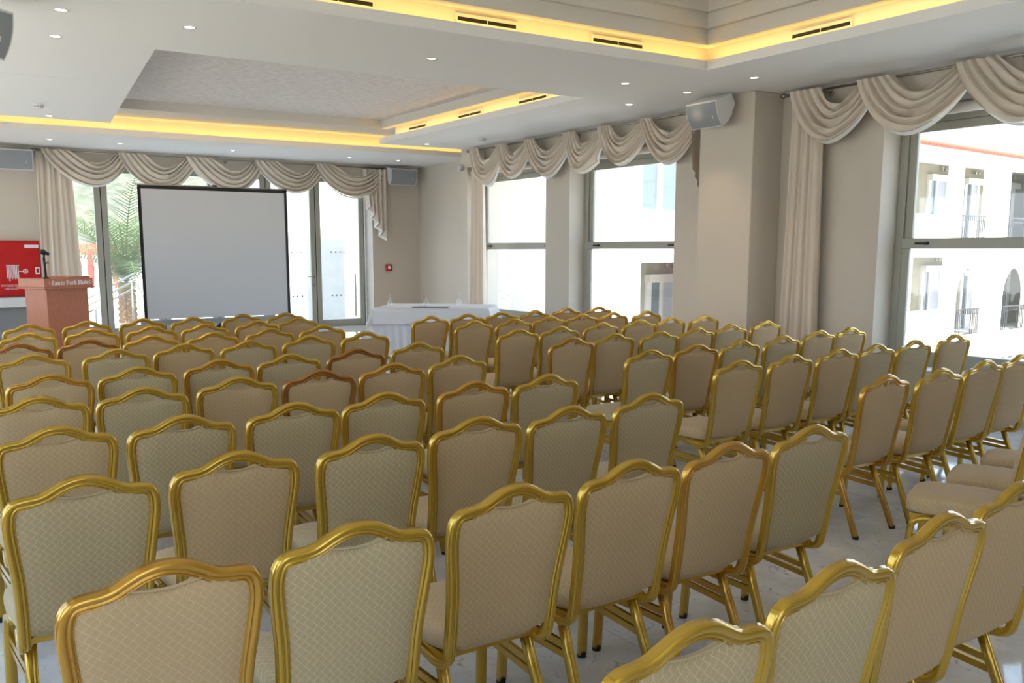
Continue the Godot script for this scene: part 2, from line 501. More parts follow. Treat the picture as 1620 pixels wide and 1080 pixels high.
func chairs() -> void:
	chair_shapes()
	# crest positions on the floor plan, x and z in turn, row by row from the screen
	var lectern_rows := [
		[0.91, -9.7, 1.43, -9.82, 1.96, -9.88, 2.43, -9.81, 3.01, -9.97, 3.48, -9.97],
		[0.8, -8.65, 1.32, -8.81, 1.83, -8.86, 2.31, -8.87, 2.86, -9.01, 3.35, -9.21],
		[0.65, -7.73, 1.14, -7.81, 1.62, -7.87, 2.12, -7.89, 2.66, -8.03, 3.2, -8.15],
		[0.65, -6.83, 1.18, -6.9, 1.69, -7.04, 2.15, -7.03, 2.7, -7.18, 3.24, -7.27],
		[0.62, -5.69, 1.1, -5.77, 1.62, -5.9, 2.1, -5.96, 2.62, -6.04, 3.19, -6.2],
		[0.47, -4.84, 0.95, -4.88, 1.47, -5.01, 1.96, -5.05, 2.46, -5.12, 3.01, -5.27],
		[0.44, -3.96, 0.92, -3.95, 1.43, -4.01, 1.91, -4.07, 2.48, -4.17, 2.96, -4.18],
		[0.4, -3.03, 0.9, -3.12, 1.42, -3.14, 1.96, -3.25, 2.42, -3.26, 2.99, -3.35],
		[0.44, -2.08, 0.9, -2.12, 1.46, -2.22, 1.97, -2.28, 2.45, -2.31, 2.97, -2.36],
		[1.18, -1.18, 1.69, -1.25, 2.25, -1.35, 2.75, -1.42]]
	var window_rows := [
		[4.61, -8.66, 5.11, -8.74, 5.6, -8.81, 6.07, -8.84, 6.69, -9.04, 7.15, -9.03],
		[4.66, -7.84, 5.16, -7.88, 5.71, -8.0, 6.17, -8.06, 6.64, -8.12, 7.11, -8.09],
		[4.51, -6.81, 4.98, -6.85, 5.61, -7.02, 6.16, -7.09, 6.68, -7.2, 7.15, -7.19],
		[4.42, -5.9, 4.95, -6.01, 5.42, -5.98, 5.97, -6.09, 6.5, -6.18, 7.16, -6.33],
		[4.34, -4.88, 4.9, -4.99, 5.42, -5.04, 6.01, -5.13, 6.69, -5.3, 7.15, -5.34],
		[4.41, -4.1, 4.96, -4.15, 5.53, -4.21, 6.02, -4.25, 6.57, -4.3, 7.32, -4.43],
		[4.56, -3.14, 5.08, -3.14, 5.72, -3.24, 6.25, -3.3],
		[4.24, -2.14, 4.76, -2.26, 5.28, -2.38]]
	var sage := ["0.3.1", "0.4.1", "0.4.2", "0.5.1", "0.6.1", "0.6.2", "0.6.3", "0.7.0", "0.7.2", "0.7.4", "0.7.5", "0.8.1", "0.8.5", "0.3.3", "0.3.4", "0.4.3", "0.6.5", "0.1.0", "0.1.3", "1.4.0", "1.3.2", "1.2.1", "1.4.2", "1.3.4", "1.5.3", "1.5.4", "1.4.3", "0.9.0", "0.9.1"]
	var bronze := ["0.2.0", "0.2.1", "0.4.4", "0.5.3"]
	var amber := ["0.4.0", "0.8.0", "0.8.4", "1.4.1", "1.3.0", "0.4.2", "0.6.4", "1.6.0", "0.5.4"]
	var protos := {}
	for b in 2:
		var rows: Array = lectern_rows if b == 0 else window_rows
		for r in rows.size():
			var row: Array = rows[r]
			var n := row.size() / 2
			for pass_ in 12:
				for c in n - 1:
					var short: float = 0.482 - (row[c * 2 + 2] - row[c * 2])
					if short > 0.0:
						row[c * 2] -= short / 2
						row[c * 2 + 2] += short / 2
			for c in n:
				var id := "%d.%d.%d" % [b, r, c]
				var metal := "bronze" if id in bronze else ("amber" if id in amber else "gold")
				var fabric := "sage" if id in sage else "beige"
				var key := metal + fabric
				var o: Node3D
				if protos.has(key):
					o = protos[key].duplicate()
					o.name = numbered("banquet_chair")
					add_child(o)
				else:
					o = make_chair("banquet_chair", M[metal], M[fabric])
					protos[key] = o
				var turn := rng.randf_range(-0.03, 0.03) + 0.02
				if b == 1 and r == 7: turn += 0.38
				o.rotation.y = turn
				o.position = Vector3(row[c * 2], 0, row[c * 2 + 1]) - Basis(Vector3.UP, turn) * Vector3(0, 0, 0.293)
				var from_aisle: int = (n - 1 - c) if b == 0 else c
				var frame_word: String = {"gold": "gilt", "amber": "amber-gilt", "bronze": "bronze"}[metal]
				var where := "%s chair in the %s block, %s row from the screen, %s from the aisle" % [frame_word, "lectern-side" if b == 0 else "window-side", ORD[r], ORD[from_aisle]]
				meta(o, where, "chair", "banquet chairs in theatre rows, " + ("lectern side" if b == 0 else "window side"))

# ------------------------------------------------------------------ curtains
func drape_axes(along: Vector3, out: Vector3) -> Basis:
	return Basis(along, Vector3.UP, out)

# one swag: gathered over the rod at its start, hanging in folds, tucked up behind the next gather
func swag_mesh(length: float, gather: float, drop: float, seed_: int) -> Array:
	var r := RandomNumberGenerator.new()
	r.seed = seed_
	var ph := r.randf() * 1.0
	var n := r.randf_range(4.3, 5.2)
	var skew := r.randf_range(-0.06, 0.04)
	var f := func(u: float, v: float) -> Vector3:
		var a := gather * (1.0 - v)
		var b := length + gather * (0.02 + 0.55 * v)
		var x := lerpf(a, b, u)
		var uu := clampf(u + skew * sin(PI * u), 0, 1)
		var par := pow(maxf(4.0 * uu * (1.0 - uu), 0.0), lerpf(1.25, 0.78, v))
		var sag := drop * (0.36 + 0.64 * v + 0.012 * sin(v * 23.0 + ph * 6.0))
		var y := 0.022 - sag * par
		var ff := fposmod(v * n + ph + 0.25 * sin(u * 5.0 + ph * 9.0), 1.0)
		var fold := pow(absf(sin(PI * pow(ff, 0.75))), 0.6) - 0.55 + 0.10 * sin(v * n * 8.3 + u * 4.0 + ph * 5.0)
		var mid := sin(PI * clampf(u, 0, 1))
		var z := 0.035 * (1.0 - u) - 0.035 * u + 0.075 * mid + fold * lerpf(0.055, 0.11, mid)
		y += fold * 0.03 * mid
		return Vector3(x, y, z)
	var st := new_st(true)
	grid(st, 36, 66, f, Vector2(2, 2))
	var cloth_mesh := done(st)
	st = new_st(true)
	grid(st, 36, 3, func(u: float, v: float) -> Vector3:
		var p: Vector3 = f.call(u, 1.0)
		return p + Vector3(0, -0.030 * v * sin(PI * u) - 0.002, -0.012 - 0.055 * v * sin(PI * u)), Vector2.ONE)
	return [cloth_mesh, done(st)]

func swag_row(a: Vector3, along: Vector3, out: Vector3, stops: Array, gather: float, drop: float, seed_: int, where: String, group: String) -> void:
	for k in stops.size() - 1:
		var s := thing("curtain_swag", "%s beige swag over the %s" % [ORD[k], where], "curtain", a + along * stops[k], 0, group)
		s.basis = drape_axes(along, out)
		var g: float = gather if k < stops.size() - 2 else gather * 0.8
		var m := swag_mesh(stops[k + 1] - stops[k], g, drop * (1.0 + 0.05 * sin(k * 2.3 + seed_)), seed_ + k)
		part(s, "cloth", m[0], M.drape)
		part(s, "lining_hem", m[1], M.lining)

func curtain_leg(at: Vector3, along: Vector3, out: Vector3, w0: float, w1: float, h: float, pleats: float, label: String) -> void:
	var st := new_st(true)
	grid(st, 64, 18, func(u: float, v: float) -> Vector3:
		var w := lerpf(w0, w1, v)
		var fold := sin(u * TAU * pleats + 0.7 * sin(v * 2.1)) * 0.5 + 0.3 * sin(u * TAU * pleats * 2.0 + 1.0 + v)
		return Vector3((u - 0.5) * w + 0.012 * sin(v * 3.0 + u * 6.0), -v * h, fold * lerpf(0.045, 0.085, v)), Vector2(3, 3))
	var o := single("long_curtain", done(st), M.drape, label, "curtain", at)
	o.basis = drape_axes(along, out)

# a cascade of accordion pleats, short on one side and long on the other
func curtain_tail(at: Vector3, along: Vector3, out: Vector3, w: float, short: float, long: float, label: String) -> void:
	var st := new_st(false)
	var n := 8
	var f := func(u: float, v: float) -> Vector3:
		var step := u * n
		var zig := absf(fposmod(step, 2.0) - 1.0)
		var len_ := lerpf(short, long, u)
		return Vector3(u * w * (1.0 - 0.2 * v) + 0.18 * w * v + (zig - 0.5) * 0.08, -v * len_, (zig - 0.5) * 0.15 + u * 0.05)
	grid(st, n * 4, 10, f, Vector2(1, 1))
	var o := thing("curtain_tail", label, "curtain", at)
	o.basis = drape_axes(along, out)
	part(o, "cloth", done(st), M.drape)
	st = new_st(false)
	grid(st, n * 4, 1, func(u: float, v: float) -> Vector3:
		var p: Vector3 = f.call(u, 1.0 - 0.035 * v)
		return p + Vector3(0, 0, 0.004), Vector2.ONE)
	part(o, "lining_hem", done(st), M.lining)

func curtain_rod(a: Vector3, b: Vector3, out: Vector3, gap: float, label: String, brackets: Array) -> void:
	var o := thing("curtain_rod", label, "curtain rod", a)
	var st := new_st(true)
	var d := b - a
	bar(st, Vector3.ZERO, d, 0.014, 12)
	part(o, "rod", done(st), M.steel)
	for e in [Vector3.ZERO, d]:
		st = new_st(true)
		var t: Vector3 = d.normalized() * (-1.0 if e == Vector3.ZERO else 1.0)
		var bb := Basis(t.cross(Vector3.UP), t, Vector3.UP)
		lathe(st, [Vector2(0, -0.01), Vector2(0.018, -0.01), Vector2(0.026, 0.0), Vector2(0.028, 0.02), Vector2(0.02, 0.03), Vector2(0.022, 0.045), Vector2(0.016, 0.06), Vector2(0, 0.064)], 14, Transform3D(bb, e))
		part(o, "finial", done(st), M.steel)
	for k in brackets:
		st = new_st(true)
		var p: Vector3 = d * k
		bar(st, p + Vector3(0, -0.012, 0), p + Vector3(0, -0.03, 0) - out * gap, 0.009, 8)
		var bb := Basis(out.cross(Vector3.UP), out, Vector3.UP)
		lathe(st, [Vector2(0.03, 0.0), Vector2(0.03, 0.012), Vector2(0, 0.014)], 14, Transform3D(bb, p + Vector3(0, -0.03, 0) - out * gap))
		part(o, "bracket", done(st), M.steel)

func curtains() -> void:
	var z := Vector3.BACK
	var x := Vector3.RIGHT
	# tall windows beside the table
	curtain_rod(Vector3(8.46, 3.345, -14.42), Vector3(8.46, 3.345, -8.38), Vector3.LEFT, 0.16, "steel curtain rod over the two tall windows beside the pillar", [0.02, 0.5, 0.93])
	swag_row(Vector3(8.46, 3.345, -14.3), z, Vector3.LEFT, [0.0, 0.85, 1.70, 2.75, 3.60, 4.50, 5.50], 0.30, 0.60, 40, "window pair by the pillar, counted from the table", "swags over the window pair")
	curtain_leg(Vector3(8.52, 3.33, -14.2), z, Vector3.LEFT, 0.36, 0.50, 3.30, 3.0, "long beige curtain hanging behind the white table")
	curtain_tail(Vector3(8.46, 3.33, -8.82), z, Vector3.LEFT, 0.30, 0.7, 1.12, "pleated beige curtain tail hanging beside the pillar speaker")
	# near window
	curtain_rod(Vector3(8.46, 3.345, -7.36), Vector3(8.46, 3.345, -2.9), Vector3.LEFT, 0.16, "steel curtain rod with round finial over the wide window", [0.115, 0.6, 0.95])
	swag_row(Vector3(8.46, 3.345, -7.25), z, Vector3.LEFT, [0.0, 0.88, 1.95, 3.05, 4.1], 0.42, 0.60, 60, "wide window, counted from the pillar", "swags over the wide window")
	curtain_leg(Vector3(8.50, 3.33, -7.05), z, Vector3.LEFT, 0.44, 0.52, 3.30, 3.0, "long beige curtain hanging between pillar and wide window")
	# glass doors behind the screen
	curtain_rod(Vector3(2.0, 3.33, -18.2), Vector3(8.62, 3.33, -18.2), z, 0.15, "steel curtain rod over the glass doors behind the screen", [0.01, 0.5, 0.985])
	swag_row(Vector3(2.08, 3.33, -18.2), x, z, [0.0, 1.25, 2.44, 3.73, 4.98, 6.44], 0.46, 0.62, 80, "glass doors, counted from the lectern", "swags over the glass doors")
	curtain_leg(Vector3(2.28, 3.31, -18.24), x, z, 0.54, 0.70, 3.28, 3.0, "long beige curtain hanging behind the lectern")
	curtain_tail(Vector3(8.15, 3.30, -18.25), x, z, 0.42, 0.75, 1.48, "pleated beige curtain tail hanging beside the red call point")

# ------------------------------------------------------------------ the room
func tall_window(called: String, z0: float, z1: float, xin: float, s: float, blind := true) -> void:
	# s = 1: the room lies at smaller x; s = -1: at larger x
	var o := structure(called)
	var xf := xin + s * 0.04
	var part_box := func(nm: String, a: Vector3, b: Vector3, m: Material) -> MeshInstance3D:
		var st := new_st()
		cbox(st, (a + b) * 0.5, (b - a).abs(), 0.006)
		return part(o, nm, done(st), m)
	part_box.call("jamb", Vector3(xf - 0.05, 0.42, z0), Vector3(xf + 0.05, 3.1, z0 + 0.09), M.frame)
	part_box.call("jamb", Vector3(xf - 0.05, 0.42, z1 - 0.09), Vector3(xf + 0.05, 3.1, z1), M.frame)
	part_box.call("head", Vector3(xf - 0.05, 2.92, z0 + 0.09), Vector3(xf + 0.05, 3.1, z1 - 0.09), M.frame)
	part_box.call("bottom_rail", Vector3(xf - 0.06, 0.42, z0 + 0.09), Vector3(xf + 0.05, 0.57, z1 - 0.09), M.frame)
	for zz in [[z0 + 0.09, z0 + 0.18], [z1 - 0.18, z1 - 0.09]]:
		part_box.call("upper_stile", Vector3(xf - 0.02, 1.75, zz[0]), Vector3(xf + 0.03, 2.92, zz[1]), M.frame)
		part_box.call("lower_stile", Vector3(xf - 0.055, 0.57, zz[0]), Vector3(xf - 0.01, 1.64, zz[1]), M.frame)
	part_box.call("upper_rail", Vector3(xf - 0.02, 2.83, z0 + 0.18), Vector3(xf + 0.03, 2.92, z1 - 0.18), M.frame)
	part_box.call("mid_rail", Vector3(xf - 0.06, 1.64, z0 + 0.09), Vector3(xf + 0.03, 1.75, z1 - 0.09), M.frame)
	part_box.call("sill", Vector3(xin - s * 0.34, 0.40, z0), Vector3(xin + s * 0.1, 0.42, z1), M.white)
	for y in [[1.75, 2.83, 0.005], [0.57, 1.64, -0.033]]:
		var st := new_st()
		span(st, Vector3(xf + y[2] - 0.002, y[0], z0 + 0.17), Vector3(xf + y[2] + 0.002, y[1], z1 - 0.17))
		part(o, "pane", done(st), M.glass)
	for zz in [z0 + 0.33, z1 - 0.33]:
		var st := new_st()
		var px := xf - s * 0.068
		cbox(st, Vector3(px, 1.695, zz), Vector3(0.018, 0.022, 0.16), 0.004)
		cbox(st, Vector3(px - s * 0.008, 1.695, zz + 0.05), Vector3(0.024, 0.032, 0.05), 0.005)
		part(o, "latch", done(st), M.black)
	if blind:
		var st := new_st(true)
		bar(st, Vector3(xin - s * 0.2, 3.0, z0 + 0.03), Vector3(xin - s * 0.2, 3.0, z1 - 0.03), 0.05, 14)
		part(o, "roller_blind", done(st), M.lining)

func walls() -> void:
	var top := 4.7
	# behind the screen: opening for the glass doors
	var st := new_st()
	span(st, Vector3(-1.8, -0.1, -18.85), Vector3(2.05, top, -18.35))
	span(st, Vector3(8.38, -0.1, -18.85), Vector3(9.9, top, -18.35))
	span(st, Vector3(2.05, 3.15, -18.85), Vector3(8.38, top, -18.35))
	meta(single("wall_back", done(st), M.wall, "", ""), "", "", "", "structure")
	# window wall
	st = new_st()
	var open := [[-14.75, -12.27], [-11.63, -9.28], [-6.16, -3.3], [-2.2, -0.4]]
	var z := -14.95
	for w in open:
		span(st, Vector3(8.62, -0.1, z), Vector3(9.04, top, w[0]))
		span(st, Vector3(8.62, -0.1, w[0]), Vector3(9.04, 0.40, w[1]))
		span(st, Vector3(8.62, 3.1, w[0]), Vector3(9.04, top, w[1]))
		z = w[1]
	span(st, Vector3(8.62, -0.1, z), Vector3(9.04, top, 4.6))
	span(st, Vector3(9.04, -0.1, -14.95), Vector3(9.9, top, -14.75))
	span(st, Vector3(9.5, -0.1, -18.35), Vector3(9.9, top, -14.95))
	meta(single("wall_right", done(st), M.wall, "", ""), "", "", "", "structure")
	for k in open.size():
		tall_window("window_%d" % (k + 1), open[k][0], open[k][1], 8.92, 1.0)
	st = new_st()
	cbox(st, Vector3(8.38, 1.7, -7.935), Vector3(0.48, 3.4, 0.85), 0.008)
	meta(single("wall_pillar", done(st), M.wall, "", ""), "", "", "", "structure")
	# side and rear of the room, behind the photographer
	st = new_st()
	var lopen := [[-17.9, -14.1], [-13.8, -10.1], [-9.8, -6.1], [-5.8, -2.1], [-1.8, 1.4]]
	z = -18.35
	for w in lopen:
		span(st, Vector3(-1.8, -0.1, z), Vector3(-1.4, top, w[0]))
		span(st, Vector3(-1.8, -0.1, w[0]), Vector3(-1.4, 0.40, w[1]))
		span(st, Vector3(-1.8, 3.1, w[0]), Vector3(-1.4, top, w[1]))
		z = w[1]
	span(st, Vector3(-1.8, -0.1, z), Vector3(-1.4, top, 4.6))
	meta(single("wall_left", done(st), M.wall, "", ""), "", "", "", "structure")
	for k in lopen.size():
		tall_window("window_%d" % (k + 5), lopen[k][0], lopen[k][1], -1.7, -1.0, false)
	st = new_st()
	span(st, Vector3(-1.4, -0.1, 4.2), Vector3(-1.0, top, 4.6))
	span(st, Vector3(1.3, -0.1, 4.2), Vector3(8.62, top, 4.6))
	span(st, Vector3(-1.0, 3.2, 4.2), Vector3(1.3, top, 4.6))
	meta(single("wall_rear", done(st), M.wall, "", ""), "", "", "", "structure")
	var rw := structure("window_10")
	st = new_st()
	span(st, Vector3(-1.0, 0, 4.36), Vector3(-0.91, 3.2, 4.44))
	span(st, Vector3(1.21, 0, 4.36), Vector3(1.3, 3.2, 4.44))
	span(st, Vector3(-0.91, 3.1, 4.36), Vector3(1.21, 3.2, 4.44))
	span(st, Vector3(-0.91, 0, 4.36), Vector3(1.21, 0.12, 4.44))
	part(rw, "frame", done(st), M.frame)
	st = new_st()
	span(st, Vector3(-0.92, 0.11, 4.398), Vector3(1.22, 3.11, 4.402))
	part(rw, "pane", done(st), M.glass)
	# roof and eaves
	st = new_st()
	span(st, Vector3(-2.0, top, -19.0), Vector3(10.1, top + 0.2, 4.8))
	meta(single("trim_1", done(st), M.render, "", ""), "", "", "", "structure")

func glass_doors() -> void:
	var xs := [2.05, 3.09, 4.13, 5.16, 6.20, 7.24, 8.34]
	for k in 6:
		var o := structure("door_%d" % (k + 1))
		var x0: float = xs[k] + 0.008
		var x1: float = xs[k + 1] - 0.008
		var zf := -18.74
		for b in [["stile", x0, 0.0, x0 + 0.105, 3.15], ["stile", x1 - 0.105, 0.0, x1, 3.15], ["top_rail", x0 + 0.105, 3.03, x1 - 0.105, 3.15], ["bottom_rail", x0 + 0.105, 0.0, x1 - 0.105, 0.15]]:
			var st := new_st()
			cbox(st, Vector3((b[1] + b[3]) / 2, (b[2] + b[4]) / 2, zf), Vector3(b[3] - b[1], b[4] - b[2], 0.07), 0.005)
			part(o, b[0], done(st), M.frame)
		var st := new_st()
		span(st, Vector3(x0 + 0.095, 0.14, zf - 0.003), Vector3(x1 - 0.095, 3.04, zf + 0.003))
		part(o, "pane", done(st), M.glass)
		st = new_st()
		span(st, Vector3(x1 - 0.004, 0.0, zf - 0.03), Vector3(x1 + 0.018, 3.15, zf + 0.028))
		part(o, "gasket", done(st), M.gasket)
		if k >= 4:
			for row in [0.66, 1.58]:
				st = new_st()
				for i in 5:
					var cx: float = (x0 + x1) / 2 - 0.2 + i * 0.1
					box(st, Vector3(cx, row, zf + 0.005), Vector3(0.032, 0.032, 0.002), Basis(Vector3.BACK, PI / 4))
				meta(part(o, "safety_dots", done(st), M.grille), "", "", "", "stuff")
		if k == 4:
			st = new_st(true)
			var hx: float = x1 - 0.05
			bar(st, Vector3(hx, 1.07, zf + 0.03), Vector3(hx, 1.07, zf + 0.085), 0.011)
			bar(st, Vector3(hx + 0.008, 1.07, zf + 0.085), Vector3(hx - 0.15, 1.07, zf + 0.085), 0.010)
			cbox(st, Vector3(hx, 1.07, zf + 0.038), Vector3(0.035, 0.06, 0.012), 0.004)
			cbox(st, Vector3(hx, 0.88, zf + 0.038), Vector3(0.03, 0.055, 0.012), 0.004)
			part(o, "handle", done(st), M.steel)

func floor_tiles() -> void:
	var st := new_st()
	span(st, Vector3(-1.8, -0.12, -18.85), Vector3(9.9, -0.008, 4.6))
	var fl := single("floor", done(st), M.grout, "", "")
	fl.set_meta("kind", "structure")
	var s := 0.95
	var gap := 0.003
	var variants := []
	for k in 10:
		st = new_st()
		var u0 := Vector2(fmod(k * 0.37, 1.0), fmod(k * 0.61, 1.0))
		var turn := k % 4
		var h := s * 0.5 - gap * 0.5
		var c := [Vector2(-h, -h), Vector2(h, -h), Vector2(h, h), Vector2(-h, h)]
		for q in [0, 1, 2, 0, 2, 3]:
			var uv: Vector2 = (c[q] / s).rotated(turn * PI / 2) * 0.62 + u0
			vx(st, Vector3(c[q].x, 0, c[q].y), uv)
		for q in 4:
			var a: Vector2 = c[q]
			var b: Vector2 = c[(q + 1) % 4]
			quad(st, Vector3(a.x, 0, a.y), Vector3(a.x, -0.008, a.y), Vector3(b.x, -0.008, b.y), Vector3(b.x, 0, b.y))
		variants.append(done(st))
	var i := 0
	for r in 25:
		for c in 12:
			var p := Vector3(-1.4 + s * (c + 0.5), 0, 4.2 - s * (r + 0.5))
			if p.x - s / 2 > 8.6 and p.z > -14.3: continue
			part(fl, "tile", variants[(i * 7 + r * 3 + c * c) % 10], M.marble, Transform3D(Basis.IDENTITY, p))
			i += 1

func strip_light(a: Vector3, b: Vector3, energy: float) -> AreaLight3D:
	var l := AreaLight3D.new()
	l.name = numbered("cove_strip_light")
	var along_x := absf(b.x - a.x) > absf(b.z - a.z)
	l.area_size = Vector2(a.distance_to(b), 0.03)
	l.light_color = Color(1.0, 0.86, 0.50)
	l.light_energy = energy
	l.area_range = 12.0
	l.shadow_enabled = true
	add_child(l)
	l.position = (a + b) / 2 + Vector3(0, 0.012, 0)
	l.basis = (Basis.IDENTITY if along_x else Basis(Vector3.UP, PI / 2)) * Basis(Vector3.RIGHT, PI / 2)
	return l

func ceiling() -> void:
	var o := structure("ceiling")
	var y0 := 3.40
	var y1 := 3.49
	var slab := func(nm: String, lo: Vector3, hi: Vector3, m: Material) -> void:
		var st := new_st()
		span(st, lo, hi)
		part(o, nm, done(st), m)
	# soffit at 3.40 m
	slab.call("soffit", Vector3(-1.4, y0, -9.0), Vector3(8.62, y1, -6.97), M.ceil)
	slab.call("soffit", Vector3(6.85, y0, -6.97), Vector3(8.62, y1, 4.2), M.ceil)
	slab.call("soffit", Vector3(6.85, y0, -14.65), Vector3(8.62, y1, -9.0), M.ceil)
	slab.call("soffit", Vector3(-1.4, y0, -6.97), Vector3(-0.6, y1, 4.2), M.ceil)
	slab.call("soffit", Vector3(-0.6, y0, 1.5), Vector3(6.85, y1, 4.2), M.ceil)
	slab.call("soffit", Vector3(-1.4, y0, -18.35), Vector3(9.5, y1, -15.85), M.ceil)
	var st := new_st()
	extrude(st, PackedVector2Array([Vector2(-1.4, 9.0), Vector2(2.02, 9.0), Vector2(2.57, 14.4), Vector2(-1.4, 14.4)]), y0, y1, Transform3D(Basis(Vector3.RIGHT, Vector3.FORWARD, Vector3.UP), Vector3.ZERO))
	part(o, "soffit", done(st), M.ceil)
	# light coves: set-back walls and their tops
	slab.call("cove_wall", Vector3(7.15, y1, -7.3), Vector3(7.25, 3.85, 1.9), M.tray)
	slab.call("cove_wall", Vector3(-0.9, y1, -7.37), Vector3(7.25, 3.85, -7.27), M.tray)
	slab.call("cove_wall", Vector3(-1.0, y1, -7.3), Vector3(-0.9, 3.85, 1.9), M.tray)
	slab.call("cove_wall", Vector3(-1.0, y1, 1.8), Vector3(7.25, 3.85, 1.9), M.tray)
	slab.call("cove_top", Vector3(6.9, 3.80, -7.3), Vector3(7.2, 3.85, 1.9), M.tray)
	slab.call("cove_top", Vector3(-0.95, 3.80, -7.3), Vector3(7.2, 3.85, -7.0), M.tray)
	slab.call("cove_top", Vector3(-0.95, 3.80, -7.3), Vector3(-0.65, 3.85, 1.9), M.tray)
	slab.call("cove_top", Vector3(-0.95, 3.80, 1.55), Vector3(7.2, 3.85, 1.9), M.tray)
	# the deep tray over the chairs, its walls stepped inward as they rise
	var lev := [[3.64, 3.78, 0.0], [3.78, 3.92, 0.055], [3.92, 4.10, 0.11], [4.10, 4.60, 0.165]]
	for l in lev:
		var d: float = l[2]
		slab.call("tray_wall", Vector3(6.85 - d, l[0], -6.97), Vector3(6.97, l[1], 1.5), M.tray)
		slab.call("tray_wall", Vector3(-0.6, l[0], -7.09), Vector3(6.97, l[1], -6.97 + d), M.tray)
		slab.call("tray_wall", Vector3(-0.72, l[0], -7.09), Vector3(-0.6 + d, l[1], 1.5), M.tray)
		slab.call("tray_wall", Vector3(-0.72, l[0], 1.5 - d), Vector3(6.97, l[1], 1.62), M.tray)
	slab.call("tray_top", Vector3(-0.8, 4.58, -7.1), Vector3(7.0, 4.65, 1.7), M.ceil)
	# papered tray in front of the screen
	slab.call("cove_wall", Vector3(7.15, y1, -14.65), Vector3(7.25, 3.85, -8.7), M.tray)
	slab.call("cove_top", Vector3(6.9, 3.80, -14.65), Vector3(7.2, 3.85, -8.7), M.tray)
	slab.call("tray_wall", Vector3(6.85, 3.64, -14.65), Vector3(6.95, 3.85, -8.9), M.tray)
	slab.call("tray_wall", Vector3(-1.4, 3.635, -14.65), Vector3(6.95, 3.85, -14.55), M.tray)
	slab.call("tray_wall", Vector3(1.5, 3.49, -14.6), Vector3(1.6, 3.85, -8.7), M.tray)
	slab.call("tray_wall", Vector3(1.5, 3.49, -8.8), Vector3(7.2, 3.85, -8.7), M.tray)
	slab.call("paper_panel", Vector3(1.55, 3.77, -14.6), Vector3(6.9, 3.83, -8.75), M.paper)
	slab.call("cove_top", Vector3(-1.4, 3.70, -16.2), Vector3(9.5, 3.75, -14.6), M.tray)
	slab.call("cove_wall", Vector3(-1.4, y1, -16.25), Vector3(9.5, 3.75, -16.15), M.tray)
	# LED strips lying behind the lips
	for s in [[Vector3(-0.6, 3.497, -7.17), Vector3(7.05, 3.497, -7.17)], [Vector3(7.05, 3.497, -7.1), Vector3(7.05, 3.497, 1.6)], [Vector3(-0.8, 3.497, -7.1), Vector3(-0.8, 3.497, 1.6)], [Vector3(7.05, 3.497, -14.6), Vector3(7.05, 3.497, -8.9)], [Vector3(-1.35, 3.497, -16.07), Vector3(9.45, 3.497, -16.07)]]:
		var ls := new_st()
		box(ls, (s[0] + s[1]) / 2, (s[1] - s[0]).abs() + Vector3(0.016, 0.012, 0.016))
		part(o, "led_strip", done(ls), M.led)
		strip_light(s[0], s[1], (0.028 if s[0].z < -16.0 else 0.040) * s[0].distance_to(s[1]))
	# a second strip tucked behind the papered tray's far lip, shining back over the recess
	var ls2 := new_st()
	box(ls2, Vector3(4.5, 3.672, -14.675), Vector3(4.8, 0.012, 0.03))
	part(o, "led_strip", done(ls2), M.led)
	var back := strip_light(Vector3(2.1, 3.66, -14.69), Vector3(6.9, 3.66, -14.69), 0.09)
	back.basis = Basis(Vector3.RIGHT, -0.35)
	# slot diffusers in the cove walls
	var slots := []
	for xr in [[2.75, 3.36], [4.15, 4.76], [5.63, 6.25]]:
		slots.append([Vector3((xr[0] + xr[1]) / 2, 3.60, -7.262), Vector3(xr[1] - xr[0], 0.05, 0.02), "slot diffuser over the deep tray's screen-side lip, %s from its corner" % ORD[2 - slots.size()]])
	for zr in [[-6.15, -5.5]]:
		slots.append([Vector3(7.142, 3.60, (zr[0] + zr[1]) / 2), Vector3(0.02, 0.05, zr[1] - zr[0]), "slot diffuser in the deep tray's cove on the wide-window side"])
	for zr in [[-14.1, -13.5], [-12.45, -11.8], [-10.8, -10.15]]:
		slots.append([Vector3(7.142, 3.60, (zr[0] + zr[1]) / 2), Vector3(0.02, 0.05, zr[1] - zr[0]), "slot diffuser in the papered tray's cove, %s from the screen" % ORD[slots.size() - 4]])
	for s in slots:
		var v := thing("slot_diffuser", s[2], "air vent", s[0], 0, "slot diffusers in the ceiling coves")
		var vs := new_st()
		cbox(vs, Vector3.ZERO, s[1] + (Vector3(0.03, 0.05, 0.0) if s[1].x > s[1].z else Vector3(0.0, 0.05, 0.03)), 0.004)
		part(v, "frame", done(vs), M.tray)
		vs = new_st()
		var half: Vector3 = s[1] * Vector3(0.5, 0.7, 0.5)
		for e in [-1.0, 1.0]:
			var off := Vector3(half.x * 0.5 * e, 0, 0) if half.x > half.z else Vector3(0, 0, half.z * 0.5 * e)
			var sz := Vector3(half.x * 0.97, 0.032, 0.024) if half.x > half.z else Vector3(0.024, 0.032, half.z * 0.97)
			box(vs, off, sz)
		part(v, "slot", done(vs), M.black)
	# access hatch
	var hatch := new_st()
	span(hatch, Vector3(0.2, 3.397, -12.45), Vector3(1.66, 3.401, -11.0))
	part(o, "access_hatch", done(hatch), M.ceil)
	# recessed downlights
	var ring := new_st(true)
	lathe(ring, [Vector2(0.046, 0.0), Vector2(0.054, -0.004), Vector2(0.052, 0.004), Vector2(0.04, 0.014)], 24)
	var ring_m := done(ring)
	var disc := new_st(true)
	lathe(disc, [Vector2(0.043, 0.003), Vector2(0.03, 0.0), Vector2(0.0, -0.001)], 24)
	var disc_m := done(disc)
